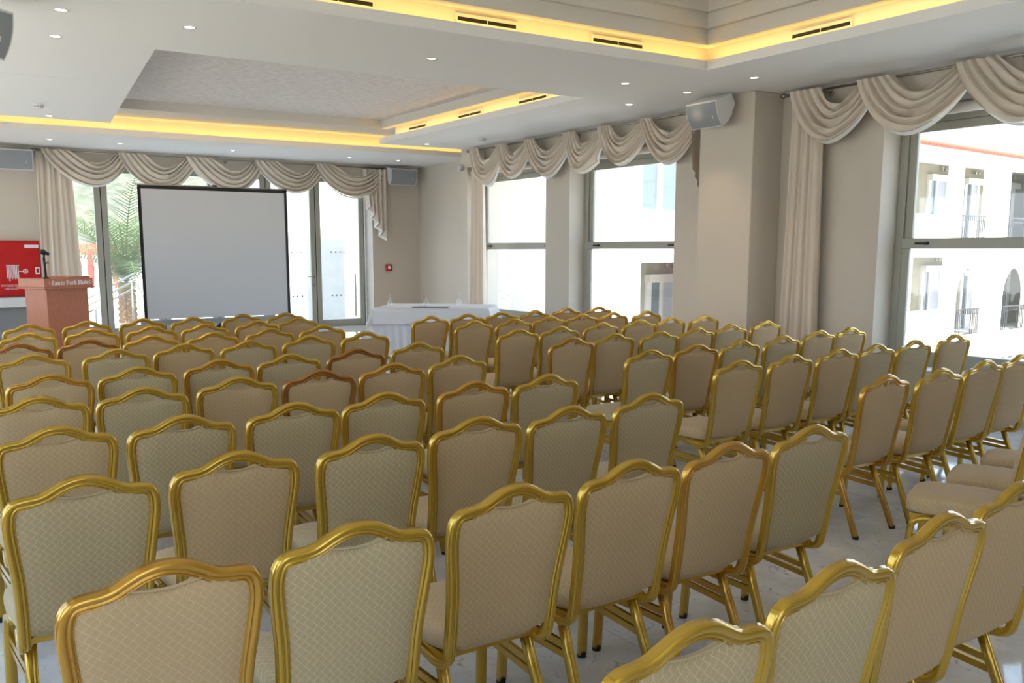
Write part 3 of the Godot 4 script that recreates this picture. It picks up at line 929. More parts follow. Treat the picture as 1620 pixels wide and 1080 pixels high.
	for p in [[2.07, -7.98, "downlight between the two trays, second from the pair by the loudspeaker"], [1.20, -8.93, "downlight beside the ceiling loudspeaker, the one nearer the papered tray"], [1.12, -7.95, "downlight beside the ceiling loudspeaker, the one nearer the deep tray"], [4.29, -7.99, "downlight in the middle of the band between the two trays"], [6.65, -7.99, "downlight between the trays, just off the deep tray's corner"], [7.6, -8.03, "downlight right in front of the pillar loudspeaker"], [7.62, -9.07, "downlight beside the pillar end of the window-pair swags"], [7.56, -6.99, "downlight in front of the finial of the wide window's rod"], [1.76, -14.11, "downlight at the smoke detector beside the papered tray's glowing lip"], [2.1, -17.04, "downlight over the glass doors, first from the lectern"], [3.18, -17.07, "downlight over the glass doors, second from the lectern"], [5.1, -17.11, "downlight over the glass doors, third from the lectern"], [7.36, -17.11, "downlight over the glass doors, fourth from the lectern"], [8.43, -17.16, "downlight over the glass doors, fifth from the lectern"], [7.55, -14.27, "downlight over the white table beside the papered tray's corner"]]:
		var d := thing("downlight", p[2], "downlight", Vector3(p[0], 3.398, p[1]), 0, "recessed ceiling downlights")
		part(d, "trim_ring", ring_m, M.white)
		part(d, "lamp_lens", disc_m, M.lamp)
		var l := SpotLight3D.new()
		l.name = "downlight_beam"
		l.light_color = Color(1.0, 0.86, 0.70)
		l.light_energy = 0.35
		l.spot_angle = 42
		l.spot_range = 8
		l.light_size = 0.04
		l.shadow_enabled = true
		d.add_child(l)
		l.position = Vector3(0, -0.012, 0)
		l.rotation.x = -PI / 2
	for p in [[7.92, -13.06, "small white smoke detector on the ceiling near the tall windows"], [1.52, -13.1, "small white smoke detector on the ceiling beside the papered tray"]]:
		var d := thing("smoke_detector", p[2], "smoke detector", Vector3(p[0], 3.4, p[1]))
		var s1 := new_st(true)
		lathe(s1, [Vector2(0, 0), Vector2(0.058, 0), Vector2(0.058, -0.018), Vector2(0.05, -0.022)], 20)
		part(d, "base", done(s1), M.white)
		s1 = new_st(true)
		lathe(s1, [Vector2(0.046, -0.022), Vector2(0.044, -0.04), Vector2(0.03, -0.052), Vector2(0, -0.054)], 20)
		part(d, "sensor", done(s1), M.white)
		s1 = new_st()
		for k in 10:
			var a := TAU * k / 10
			box(s1, Vector3(cos(a) * 0.0455, -0.03, sin(a) * 0.0455), Vector3(0.01, 0.008, 0.01), Basis(Vector3.UP, -a))
		part(d, "vents", done(s1), M.gasket)

# ------------------------------------------------------------------ furniture
func speaker(at: Vector3, turn: float, tilt: float, label: String, bracket_to: Vector3, w := 0.30, h := 0.17) -> void:
	var o := thing("loudspeaker", label, "loudspeaker", at, 0)
	var b := Basis(Vector3.UP, turn) * Basis(Vector3.RIGHT, tilt)
	# cabinet: bowed front, five-sided section; local +z faces the audience
	var sec := PackedVector2Array()
	for k in 9:
		var q := 1.0 - k / 4.0
		sec.append(Vector2(0.035 - q * q * 0.035, q * h))
	sec.append_array(PackedVector2Array([Vector2(-0.10, -h * 0.82), Vector2(-0.27, h * 0.1), Vector2(-0.25, h * 0.97)]))
	var st := new_st()
	extrude(st, sec, -w, w, Transform3D(b * Basis(Vector3.BACK, Vector3.UP, Vector3.LEFT), Vector3.ZERO))
	part(o, "cabinet", done(st), M.white)
	st = new_st(true)
	grid(st, 2, 10, func(u: float, v: float) -> Vector3:
		var q := (v * 2.0 - 1.0) * 0.92
		return b * Vector3((u * 2.0 - 1.0) * w * 0.955, q * h, 0.038 - q * q * 0.035))
	part(o, "grille", done(st), M.grille)
	st = new_st()
	box(st, b * Vector3(w * 0.66, -h * 0.15, 0.040), Vector3(0.008, 0.04, 0.006), b)
	part(o, "badge", done(st), M.white)
	st = new_st()
	var tip := b * Vector3(0, 0.02, -0.22)
	var d := bracket_to - at - tip
	sweep(st, PackedVector3Array([tip, tip + d]), PackedVector2Array([Vector2(-0.025, -0.03), Vector2(-0.025, 0.03), Vector2(0.025, 0.03), Vector2(0.025, -0.03)]), Vector3.UP)
	part(o, "bracket", done(st), M.white)

func projection_screen() -> void:
	var o := thing("projection_screen", "large white projection screen with black border before the glass doors", "projection screen", Vector3(4.58, 0, -16.5))
	var w := 2.56
	var y0 := 0.42
	var y1 := 2.69
	var st := new_st()
	span(st, Vector3(-w / 2 + 0.05, y0 + 0.03, -0.004), Vector3(w / 2 - 0.05, y1 - 0.055, 0.004))
	part(o, "screen_fabric", done(st), M.screen)
	for b in [[-w / 2, y0, -w / 2 + 0.052, y1], [w / 2 - 0.052, y0, w / 2, y1], [-w / 2 + 0.052, y1 - 0.058, w / 2 - 0.052, y1]]:
		st = new_st()
		span(st, Vector3(b[0], b[1], -0.006), Vector3(b[2], b[3], 0.006))
		part(o, "border", done(st), M.black)
	st = new_st()
	cbox(st, Vector3(0, y0 - 0.03, 0.0), Vector3(w + 0.12, 0.09, 0.09), 0.012)
	part(o, "case", done(st), M.grille)
	st = new_st(true)
	bar(st, Vector3(-w / 2 - 0.03, y1 + 0.012, 0), Vector3(w / 2 + 0.0, y1 + 0.012, 0), 0.011)
	part(o, "top_bar", done(st), M.steel)
	st = new_st(true)
	bar(st, Vector3(0, 0.06, -0.08), Vector3(0, y1 + 0.05, -0.08), 0.016)
	part(o, "pole", done(st), M.black)
	for a in [0.5, 2.6, 4.7]:
		st = new_st(true)
		bar(st, Vector3(0, 0.32, -0.08), Vector3(cos(a) * 0.5, 0.012, -0.08 + sin(a) * 0.45), 0.012)
		part(o, "leg", done(st), M.black)
	st = new_st()
	box(st, Vector3(0, y1 + 0.03, -0.04), Vector3(0.06, 0.03, 0.1))
	part(o, "hook", done(st), M.black)

func letters(text: String, size: float, depth: float, serif := true) -> TextMesh:
	var f := SystemFont.new()
	f.font_names = PackedStringArray(["Droid Serif" if serif else "Droid Sans"])
	var t := TextMesh.new()
	t.text = text
	t.font = f
	t.font_size = 32
	t.pixel_size = size / 32.0
	t.depth = depth
	return t

func lectern() -> void:
	var at := Vector3(1.84, 0, -15.30)
	var turn := deg_to_rad(30)
	var o := thing("lectern", "reddish wooden lectern with silver lettering before the red hose cabinet", "lectern", at, turn)
	var st := new_st()
	cbox(st, Vector3(0, 0.535, 0), Vector3(0.70, 1.07, 0.48), 0.006)
	part(o, "body", done(st), M.wood)
	st = new_st()
	cbox(st, Vector3(0, 1.065, 0.0), Vector3(0.86, 0.025, 0.62), 0.006)
	part(o, "ledge", done(st), M.wood)
	st = new_st()
	cbox(st, Vector3(-0.0, 1.14, 0), Vector3(0.82, 0.13, 0.58), 0.006)
	part(o, "head", done(st), M.wood)
	st = new_st()
	cbox(st, Vector3(0.22, 1.215, 0.02), Vector3(0.36, 0.022, 0.42), 0.005)
	part(o, "reading_board", done(st), M.wood)
	var tx := part(o, "lettering", letters("· Zante Park Hotel ·", 0.082, 0.006), mat(Color(0.88, 0.87, 0.85), 0.3, 0.3), Transform3D(Basis.IDENTITY, Vector3(0.03, 1.138, 0.293)))
	tx.set_meta("label", "silver lettering reading Zante Park Hotel")
	st = new_st()
	cbox(st, Vector3(0, 0.04, 0), Vector3(0.74, 0.08, 0.52), 0.006)
	part(o, "plinth", done(st), M.wood)
	# microphone standing on its top
	var q := at + Basis(Vector3.UP, turn) * Vector3(-0.31, 1.205, 0.20)
	var mic := thing("microphone", "black clip microphone on short stand on the lectern", "microphone", q)
	st = new_st(true)
	lathe(st, [Vector2(0, 0), Vector2(0.055, 0), Vector2(0.055, 0.012), Vector2(0.02, 0.024), Vector2(0.012, 0.03), Vector2(0, 0.03)], 18)
	part(mic, "base", done(st), M.black)
	st = new_st(true)
	bar(st, Vector3(0, 0.028, 0), Vector3(-0.01, 0.30, 0), 0.017)
	part(mic, "stem", done(st), M.black)
	st = new_st(true)
	sweep(st, catmull([Vector3(-0.01, 0.20, 0), Vector3(0.03, 0.23, 0.01), Vector3(0.045, 0.22, 0.02)], 4), ring_prof(0.008, 8), Vector3.UP)
	part(mic, "clip", done(st), M.black)
	st = new_st(true)
	bar(st, Vector3(-0.01, 0.29, 0), Vector3(0.0, 0.36, -0.01), 0.013)
	lathe(st, [Vector2(0.0, -0.075), Vector2(0.022, -0.07), Vector2(0.028, -0.015), Vector2(0.042, 0.015), Vector2(0.034, 0.05), Vector2(0, 0.066)], 14, Transform3D(Basis(Vector3.RIGHT, 0.9) * Basis(Vector3.BACK, 1.0), Vector3(0.0, 0.375, -0.01)))
	part(mic, "capsule", done(st), M.black)

func white_table() -> void:
	var turn := deg_to_rad(-38)
	var b := Basis(Vector3.UP, turn)
	var mid := Vector3(6.52, 0, -12.28) - b * Vector3(0, 0, 0.6)
	for k in 1:
		var w := 1.76
		var d := 1.20
		var at := mid
		var t := thing("skirted_table", "white-skirted folding table with glasses on it before the corner", "table", at, turn)
		var st := new_st()
		cbox(st, Vector3(0, 0.735, 0), Vector3(w - 0.02, 0.03, d - 0.02), 0.004)
		part(t, "tabletop", done(st), M.white)
		for sx in [-1, 1]:
			for sz in [-1, 1]:
				st = new_st()
				box(st, Vector3(sx * (w / 2 - 0.09), 0.36, sz * (d / 2 - 0.09)), Vector3(0.04, 0.72, 0.04))
				part(t, "leg", done(st), M.steel)
		# pleated skirt round the edge
		st = new_st(true)
		var per := 2.0 * (w + d)
		var walk := func(s: float) -> Array:
			s = fposmod(s, per)
			if s < w: return [Vector2(-w / 2 + s, d / 2), Vector2(0, 1)]
			s -= w
			if s < d: return [Vector2(w / 2, d / 2 - s), Vector2(1, 0)]
			s -= d
			if s < w: return [Vector2(w / 2 - s, -d / 2), Vector2(0, -1)]
			s -= w
			return [Vector2(-w / 2, -d / 2 + s), Vector2(-1, 0)]
		grid(st, 260, 6, func(u: float, v: float) -> Vector3:
			var q: Array = walk.call(u * per)
			var f := 0.012 * sin(u * per * 52.0) * (0.35 + 0.65 * v) - 0.012
			return Vector3(q[0].x + q[1].x * f, lerpf(0.72, 0.02, v), q[0].y + q[1].y * f))
		part(t, "skirt", done(st), M.linen)
		# cloth laid over the top
		st = new_st(true)
		var drop := 0.24
		grid(st, 60, 40, func(u: float, v: float) -> Vector3:
			var x := (u - 0.5) * (w + drop * 2.0)
			var z := (v - 0.5) * (d + drop * 2.0)
			var ox := maxf(absf(x) - w / 2, 0.0)
			var oz := maxf(absf(z) - d / 2, 0.0)
			var fall := minf(maxf(ox, oz) + minf(ox, oz) * 0.35, drop * 1.2)
			var flare := 0.016 + 0.10 * fall + (0.07 * minf(ox, oz) / drop if ox > 0 and oz > 0 else 0.0) + 0.006 * sin((x + z) * 21.0) * fall / drop
			var px := clampf(x, -w / 2, w / 2) + signf(x) * (flare if ox > 0 else 0.0) * (1.0 if ox >= oz else ox / maxf(oz, 0.001))
			var pz := clampf(z, -d / 2, d / 2) + signf(z) * (flare if oz > 0 else 0.0) * (1.0 if oz >= ox else oz / maxf(ox, 0.001))
			return Vector3(px, 0.757 - fall, pz))
		single("tablecloth", done(st), M.linen, "white cloth draped over the skirted table, glasses standing on it", "tablecloth", at, turn)
	# glasses turned upside down, a tray of papers
	var prof := [Vector2(0.036, 0.0), Vector2(0.041, 0.04), Vector2(0.042, 0.065), Vector2(0.034, 0.095), Vector2(0.014, 0.113), Vector2(0.005, 0.122), Vector2(0.004, 0.19), Vector2(0.012, 0.205), Vector2(0.036, 0.210), Vector2(0.036, 0.212), Vector2(0.0, 0.213)]
	var words := ["upturned wine glass at the door end of the white table", "upturned wine glass standing on the tray on the white table", "upturned wine glass at the window end of the white table"]
	var k := 0
	for p in [[-0.66, 0.36, 0.0], [-0.10, 0.36, 0.012], [0.36, 0.08, 0.0]]:
		var g := thing("wine_glass", words[k], "glass", mid + b * Vector3(p[0], 0.758 + p[2], p[1]), 0, "upturned wine glasses")
		var st := new_st(true)
		lathe(st, prof.slice(0, 6), 20)
		part(g, "bowl", done(st), M.wine)
		st = new_st(true)
		lathe(st, prof.slice(5, 8), 12)
		part(g, "stem", done(st), M.wine)
		st = new_st(true)
		lathe(st, prof.slice(7), 20)
		part(g, "foot", done(st), M.wine)
		k += 1
	var st := new_st()
	cbox(st, Vector3(0, 0.006, 0), Vector3(0.55, 0.010, 0.30), 0.004)
	single("serving_tray", done(st), mat(Color(0.55, 0.56, 0.58), 0.4), "flat grey serving tray on the white table", "tray", mid + b * Vector3(-0.02, 0.758, 0.42), turn + 0.05)

func wall_things() -> void:
	# hose reel cabinet
	var o := thing("hose_cabinet", "red fire hose cabinet with white reel symbol on the wall", "fire cabinet", Vector3(1.42, 1.30, -18.345))
	var st := new_st()
	cbox(st, Vector3(0, 0, 0.05), Vector3(1.10, 0.96, 0.10), 0.01)
	part(o, "box", done(st), M.red)
	st = new_st()
	cbox(st, Vector3(0, 0, 0.104), Vector3(1.04, 0.90, 0.012), 0.004)
	var door := part(o, "door", done(st), M.red)
	var wp := mat(Color(0.92, 0.90, 0.90), 0.5)
	st = new_st()
	for k in 8:
		box(st, Vector3(0.02 + k * 0.024, -0.055 - 0.012 * absf(sin(k * 1.5)), 0.112), Vector3(0.013, 0.24, 0.003))
	box(st, Vector3(0.105, 0.05, 0.112), Vector3(0.20, 0.014, 0.003))
	box(st, Vector3(0.105, -0.16, 0.112), Vector3(0.20, 0.014, 0.003))
	box(st, Vector3(0.05, -0.19, 0.112), Vector3(0.02, 0.06, 0.003))
	box(st, Vector3(0.23, -0.05, 0.112), Vector3(0.06, 0.014, 0.003))
	part(door, "reel_symbol", done(st), wp)
	st = new_st()
	lathe(st, [Vector2(0.040, -0.001), Vector2(0.040, 0.002), Vector2(0.028, 0.002), Vector2(0.028, -0.001)], 24, Transform3D(Basis(Vector3.RIGHT, PI / 2), Vector3(0.30, -0.05, 0.112)))
	box(st, Vector3(0.30, -0.05, 0.112), Vector3(0.07, 0.010, 0.003))
	box(st, Vector3(0.30, -0.05, 0.112), Vector3(0.010, 0.07, 0.003))
	part(door, "wheel_symbol", done(st), wp)
	st = new_st()
	cbox(st, Vector3(0.42, 0.38, 0.113), Vector3(0.22, 0.055, 0.004), 0.001)
	part(door, "sticker", done(st), wp)
	st = new_st()
	cbox(st, Vector3(0.49, -0.04, 0.115), Vector3(0.07, 0.12, 0.012), 0.003)
	var lock := part(door, "lock_plate", done(st), wp)
	st = new_st()
	cbox(st, Vector3(0.49, -0.04, 0.122), Vector3(0.04, 0.07, 0.006), 0.002)
	part(lock, "latch", done(st), mat(Color(0.55, 0.1, 0.12), 0.4))
	for side in [-0.06, 0.39]:
		for k in 3:
			st = new_st()
			cbox(st, Vector3(side, 0.27 - 0.03 * k, 0.113), Vector3(0.12, 0.012, 0.012), 0.003)
			part(door, "louvre", done(st), M.red)
	part(door, "lettering", letters("ΠΥΡΟΣΒΕΣΤΙΚΗ", 0.045, 0.002, false), wp, Transform3D(Basis.IDENTITY, Vector3(0.06, -0.30, 0.111)))
	part(door, "lettering", letters("FIRE HOSE", 0.045, 0.002, false), wp, Transform3D(Basis.IDENTITY, Vector3(0.06, -0.352, 0.111)))
	# white shelf below it
	var sh := thing("wall_bench", "white bench ledge along the wall under the red cabinet", "bench", Vector3(0.6, 0, -18.35))
	st = new_st()
	cbox(st, Vector3(0, 0.72, 0.19), Vector3(2.8, 0.16, 0.38), 0.008)
	part(sh, "ledge", done(st), M.white)
	st = new_st()
	box(st, Vector3(0, 0.32, 0.13), Vector3(2.76, 0.64, 0.26))
	part(sh, "base", done(st), mat(Color(0.55, 0.55, 0.55), 0.7))
	# call point
	var c := thing("fire_call_point", "small red square fire alarm call point on the beige wall", "alarm", Vector3(8.74, 1.25, -18.35))
	st = new_st()
	cbox(st, Vector3(0, 0, 0.025), Vector3(0.14, 0.14, 0.05), 0.008)
	part(c, "housing", done(st), M.red)
	st = new_st()
	cbox(st, Vector3(0.0, 0.0, 0.052), Vector3(0.07, 0.07, 0.006), 0.002)
	part(c, "glass_plate", done(st), wp)
	# loudspeakers
	speaker(Vector3(8.96, 3.15, -18.0), 0.0, deg_to_rad(12), "white loudspeaker on the back wall above the red call point", Vector3(8.96, 3.16, -18.35))
	speaker(Vector3(1.64, 3.13, -18.0), 0.0, deg_to_rad(12), "white loudspeaker on the back wall above the red hose cabinet", Vector3(1.64, 3.14, -18.35))
	speaker(Vector3(7.80, 3.15, -7.95), -PI / 2, deg_to_rad(24), "white loudspeaker on the side of the pillar", Vector3(8.14, 3.17, -7.85), 0.245, 0.15)
	speaker(Vector3(0.50, 3.12, -7.55), deg_to_rad(38), deg_to_rad(20), "white loudspeaker hung from the ceiling over the chairs by the lectern-side wall", Vector3(0.40, 3.40, -7.75))
	# small white sensor in the corner
	st = new_st(true)
	cbox(st, Vector3(0, 0, 0), Vector3(0.10, 0.11, 0.08), 0.02)
	single("motion_sensor", done(st), M.white, "small white sensor on the wall corner beside the table curtain", "sensor", Vector3(8.57, 3.10, -14.90))

# ------------------------------------------------------------------ outside
func hotel_wing() -> void:
	var o := thing("hotel_wing", "white hotel wing with arched balconies and terracotta roof across the court", "building", Vector3(27.93, 0, -17.01), deg_to_rad(6.424))
	var t := 0.22
	var st := new_st()
	var up := 4.62
	# piers and panels between the openings: s from, s to, then solid heights
	var slices := [
		[-17.0, -14.7, [[-5, up]]], [-14.7, -12.9, [[-5, -1.1], [1.36, 2.5], [4.2, up]]], [-12.9, -5.2, [[-5, up]]],
		[-5.2, -3.22, [[-5, -1.15], [4.25, up]]], [-3.22, -2.88, [[-5, up]]], [-2.88, -0.58, [[-5, -0.2], [1.44, 2.72], [4.25, up]]], [-0.58, 0.04, [[-5, up]]],
		[0.04, 1.87, [[-5, -1.15], [4.3, up]]], [1.87, 2.45, [[-5, up]]], [2.45, 2.83, [[-5, -0.2], [1.44, 2.72], [4.25, up]]], [2.83, 3.43, [[-5, up]]],
		[3.43, 5.45, [[-5, -1.15], [4.3, up]]], [5.45, 13.0, [[-5, up]]]]
	for s in slices:
		for h in s[2]:
			span(st, Vector3(s[0], h[0], -t), Vector3(s[1], h[1], 0))
	for a in [[-5.2, -3.22], [0.04, 1.87], [3.43, 5.45]]:
		var r: float = (a[1] - a[0]) / 2
		var c: float = (a[1] + a[0]) / 2
		var y0 := 1.10 - r
		var poly := PackedVector2Array()
		for k in 17:
			var q := PI - PI * k / 16.0
			poly.append(Vector2(c + cos(q) * r, y0 + sin(q) * r))
		poly.append(Vector2(a[1], 1.86))
		poly.append(Vector2(a[0], 1.86))
		extrude(st, poly, -t, 0)
	part(o, "facade", done(st), M.render)
	# string course and cornice
	st = new_st()
	span(st, Vector3(-17, -1.66, 0), Vector3(13, -1.56, 0.09))
	part(o, "string_course", done(st), M.render)
	st = new_st()
	span(st, Vector3(-17, 4.5, 0), Vector3(13, 4.66, 0.35))
	part(o, "cornice", done(st), M.render)
	st = new_st()
	for k in 22:
		box(st, Vector3(-3.0 + k * 0.62, -2.05, 0.005), Vector3(0.3, 0.07, 0.02))
	meta(part(o, "slit_vents", done(st), M.iron), "", "", "", "stuff")
	# loggia floors, ceilings and rear walls
	var dz := -1.65
	for lv in [[-1.30, -1.15], [1.70, 1.86], [4.50, 4.62]]:
		st = new_st()
		span(st, Vector3(-17, lv[0], dz), Vector3(13, lv[1], -t))
		part(o, "loggia_slab", done(st), M.render)
	st = new_st()
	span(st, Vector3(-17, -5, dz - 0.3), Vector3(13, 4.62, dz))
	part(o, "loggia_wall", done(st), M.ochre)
	st = new_st()
	span(st, Vector3(-16.9, -5, -6.0), Vector3(13.2, 4.6, dz - 0.3))
	part(o, "rear_block", done(st), M.render)
	# balcony doors in the rear wall
	for d in [[0.95, 2.35, 1.86, 3.95], [3.55, 4.65, 1.86, 3.95], [0.90, 2.35, -1.15, 0.93], [3.75, 4.85, -1.15, 0.75], [6.3, 7.6, 1.86, 3.95], [6.6, 7.8, -1.15, 0.93], [-12.75, -11.6, -1.15, 0.85]]:
		var door_ := new_st()
		for b in [[d[0], d[2], d[0] + 0.16, d[3]], [d[1] - 0.16, d[2], d[1], d[3]], [d[0] + 0.5, d[2], d[0] + 0.58, d[3]]]:
			span(door_, Vector3(b[0], b[1], dz), Vector3(b[2], b[3], dz + 0.08))
		span(door_, Vector3(d[0] - 0.02, d[3], dz), Vector3(d[1] + 0.2, d[3] + 0.2, dz + 0.2))
		var n := part(o, "balcony_door", done(door_), M.white)
		door_ = new_st()
		span(door_, Vector3(d[0] + 0.16, d[2], dz), Vector3(d[0] + 0.5, d[3], dz + 0.03))
		part(n, "pane", done(door_), M.door_glass)
		door_ = new_st()
		span(door_, Vector3(d[0] + 0.58, d[2], dz), Vector3(d[1] - 0.16, d[3], dz + 0.03))
		part(n, "shutter", done(door_), mat(Color(0.70, 0.72, 0.78), 0.6))
		door_ = new_st(true)
		for k in 2:
			lathe(door_, [Vector2(0, -0.08), Vector2(0.05, -0.06), Vector2(0.06, 0.0), Vector2(0.04, 0.06), Vector2(0, 0.07)], 10, Transform3D(Basis.IDENTITY, Vector3((d[0] + d[1]) / 2 + 0.1 + k * 0.25, d[3] + 0.42, dz + 0.1)))
		part(o, "wall_lamp", done(door_), M.steel)
	# curtained window seen through the tall window by the pillar
	st = new_st()
	span(st, Vector3(-14.7, 2.5, -0.18), Vector3(-12.9, 4.2, -0.12))
	part(o, "curtained_window", done(st), mat(Color(0.36, 0.42, 0.46), 0.2))
	st = new_st()
	for xx in [-14.1, -13.4]:
		span(st, Vector3(xx, 2.5, -0.12), Vector3(xx + 0.10, 4.2, -0.05))
	part(o, "window_bars", done(st), M.white)
	# iron railings
	for r in [[-5.2, -3.22, 1.86], [0.04, 1.87, 1.86], [3.43, 5.45, 1.86], [-5.2, -3.22, -1.15], [0.04, 1.87, -1.15], [3.43, 5.45, -1.15]]:
		st = new_st()
		span(st, Vector3(r[0], r[2] + 0.86, -0.10), Vector3(r[1], r[2] + 0.90, -0.05))
		span(st, Vector3(r[0], r[2] + 0.72, -0.09), Vector3(r[1], r[2] + 0.74, -0.06))
		span(st, Vector3(r[0], r[2] + 0.06, -0.09), Vector3(r[1], r[2] + 0.09, -0.06))
		var n := int((r[1] - r[0]) / 0.13)
		for k in n + 1:
			var s: float = lerpf(r[0] + 0.02, r[1] - 0.02, float(k) / n)
			var mid: float = absf(float(k) / n - 0.5)
			span(st, Vector3(s - 0.008, r[2] + (0.72 if mid < 0.17 else 0.06), -0.085), Vector3(s + 0.008, r[2] + 0.88, -0.065))
		part(o, "railing", done(st), M.iron)
	# tiled roof: barrel tiles running up from the eaves
	st = new_st()
	var slope := Basis(Vector3.RIGHT, deg_to_rad(8))
	box(st, Vector3(-2.0, 4.72, 0) + slope * Vector3(0, 0, -2.6), Vector3(30.2, 0.08, 6.0), slope)
	part(o, "roof_deck", done(st), M.terracotta)
	st = new_st(true)
	for k in 121:
		var s := -17.0 + k * 0.247
		var p := PackedVector2Array()
		for j in 7:
			var a := PI * j / 6.0
			p.append(Vector2(cos(a) * 0.105, sin(a) * 0.09))
		sweep(st, PackedVector3Array([Vector3(s, 4.74, 0) + slope * Vector3(0, 0, 0.46), Vector3(s, 4.74, 0) + slope * Vector3(0, 0, -5.6)]), p, slope * Vector3.UP)
	meta(part(o, "roof_tiles", done(st), M.terracotta), "", "", "", "stuff")
	# white parapets standing on the roof behind
	for b in [[-4.5, 1.3, -2.8, 5.55], [3.0, 6.3, -2.8, 5.65]]:
		st = new_st()
		span(st, Vector3(b[0], 4.5, b[2] - 0.4), Vector3(b[1], b[3], b[2]))
		part(o, "parapet", done(st), M.render)

func frond(seed_: int, length: float) -> ArrayMesh:
	var r := RandomNumberGenerator.new()
	r.seed = seed_
	var st := new_st(false)
	var sp := []
	var n := 34
	var droop := r.randf_range(0.35, 0.6)
	for i in n + 1:
		var q := i / float(n)
		sp.append(Vector3(0, length * (q * 0.95 - droop * 0.35 * q * q * q), length * (0.10 * q + droop * q * q)))
	for i in n:
		var w := lerpf(0.022, 0.004, i / float(n))
		quad(st, sp[i] + Vector3(-w, 0, 0), sp[i] + Vector3(w, 0, 0), sp[i + 1] + Vector3(w, 0, 0), sp[i + 1] + Vector3(-w, 0, 0))
	for i in range(3, n + 1):
		var q := i / float(n)
		var t: Vector3 = (sp[i] - sp[i - 1]).normalized()
		var ll := length * 0.20 * sin(PI * clampf(q * 0.85 + 0.12, 0, 1)) + 0.05
		for s in [-1.0, 1.0]:
			var d: Vector3 = (Vector3(s, 0, 0) * 0.8 + t * 0.75 + Vector3(0, -0.1, -0.15) + Vector3(r.randf_range(-0.1, 0.1), r.randf_range(-0.1, 0.1), r.randf_range(-0.1, 0.1))).normalized()
			var wv := t * 0.018
			vx(st, sp[i] - wv); vx(st, sp[i] + d * ll); vx(st, sp[i] + wv)
	return done(st)

func palm(at: Vector3, trunk: float, size: float, label: String) -> void:
	var o := thing("palm_tree", label, "palm", at)
	var st := new_st(true)
	var prof := []
	var k := 0
	while k <= 26:
		var y := trunk * k / 26.0
		prof.append(Vector2(0.24 + (0.03 if k % 2 else 0.0) - 0.04 * k / 26.0, y))
		k += 1
	lathe(st, prof, 16)
	part(o, "trunk", done(st), M.bark)
	var fr := [frond(1, size), frond(2, size * 0.92), frond(3, size * 0.8)]
	var r := RandomNumberGenerator.new()
	r.seed = 77
	for j in 56:
		var a := j * 2.399
		var tilt := lerpf(0.05, 1.25, pow(j / 56.0, 0.9))
		var b := Basis(Vector3.UP, a) * Basis(Vector3.RIGHT, tilt)
		part(o, "frond", fr[j % 3], M.leaf, Transform3D(b, Vector3(0, trunk, 0)))

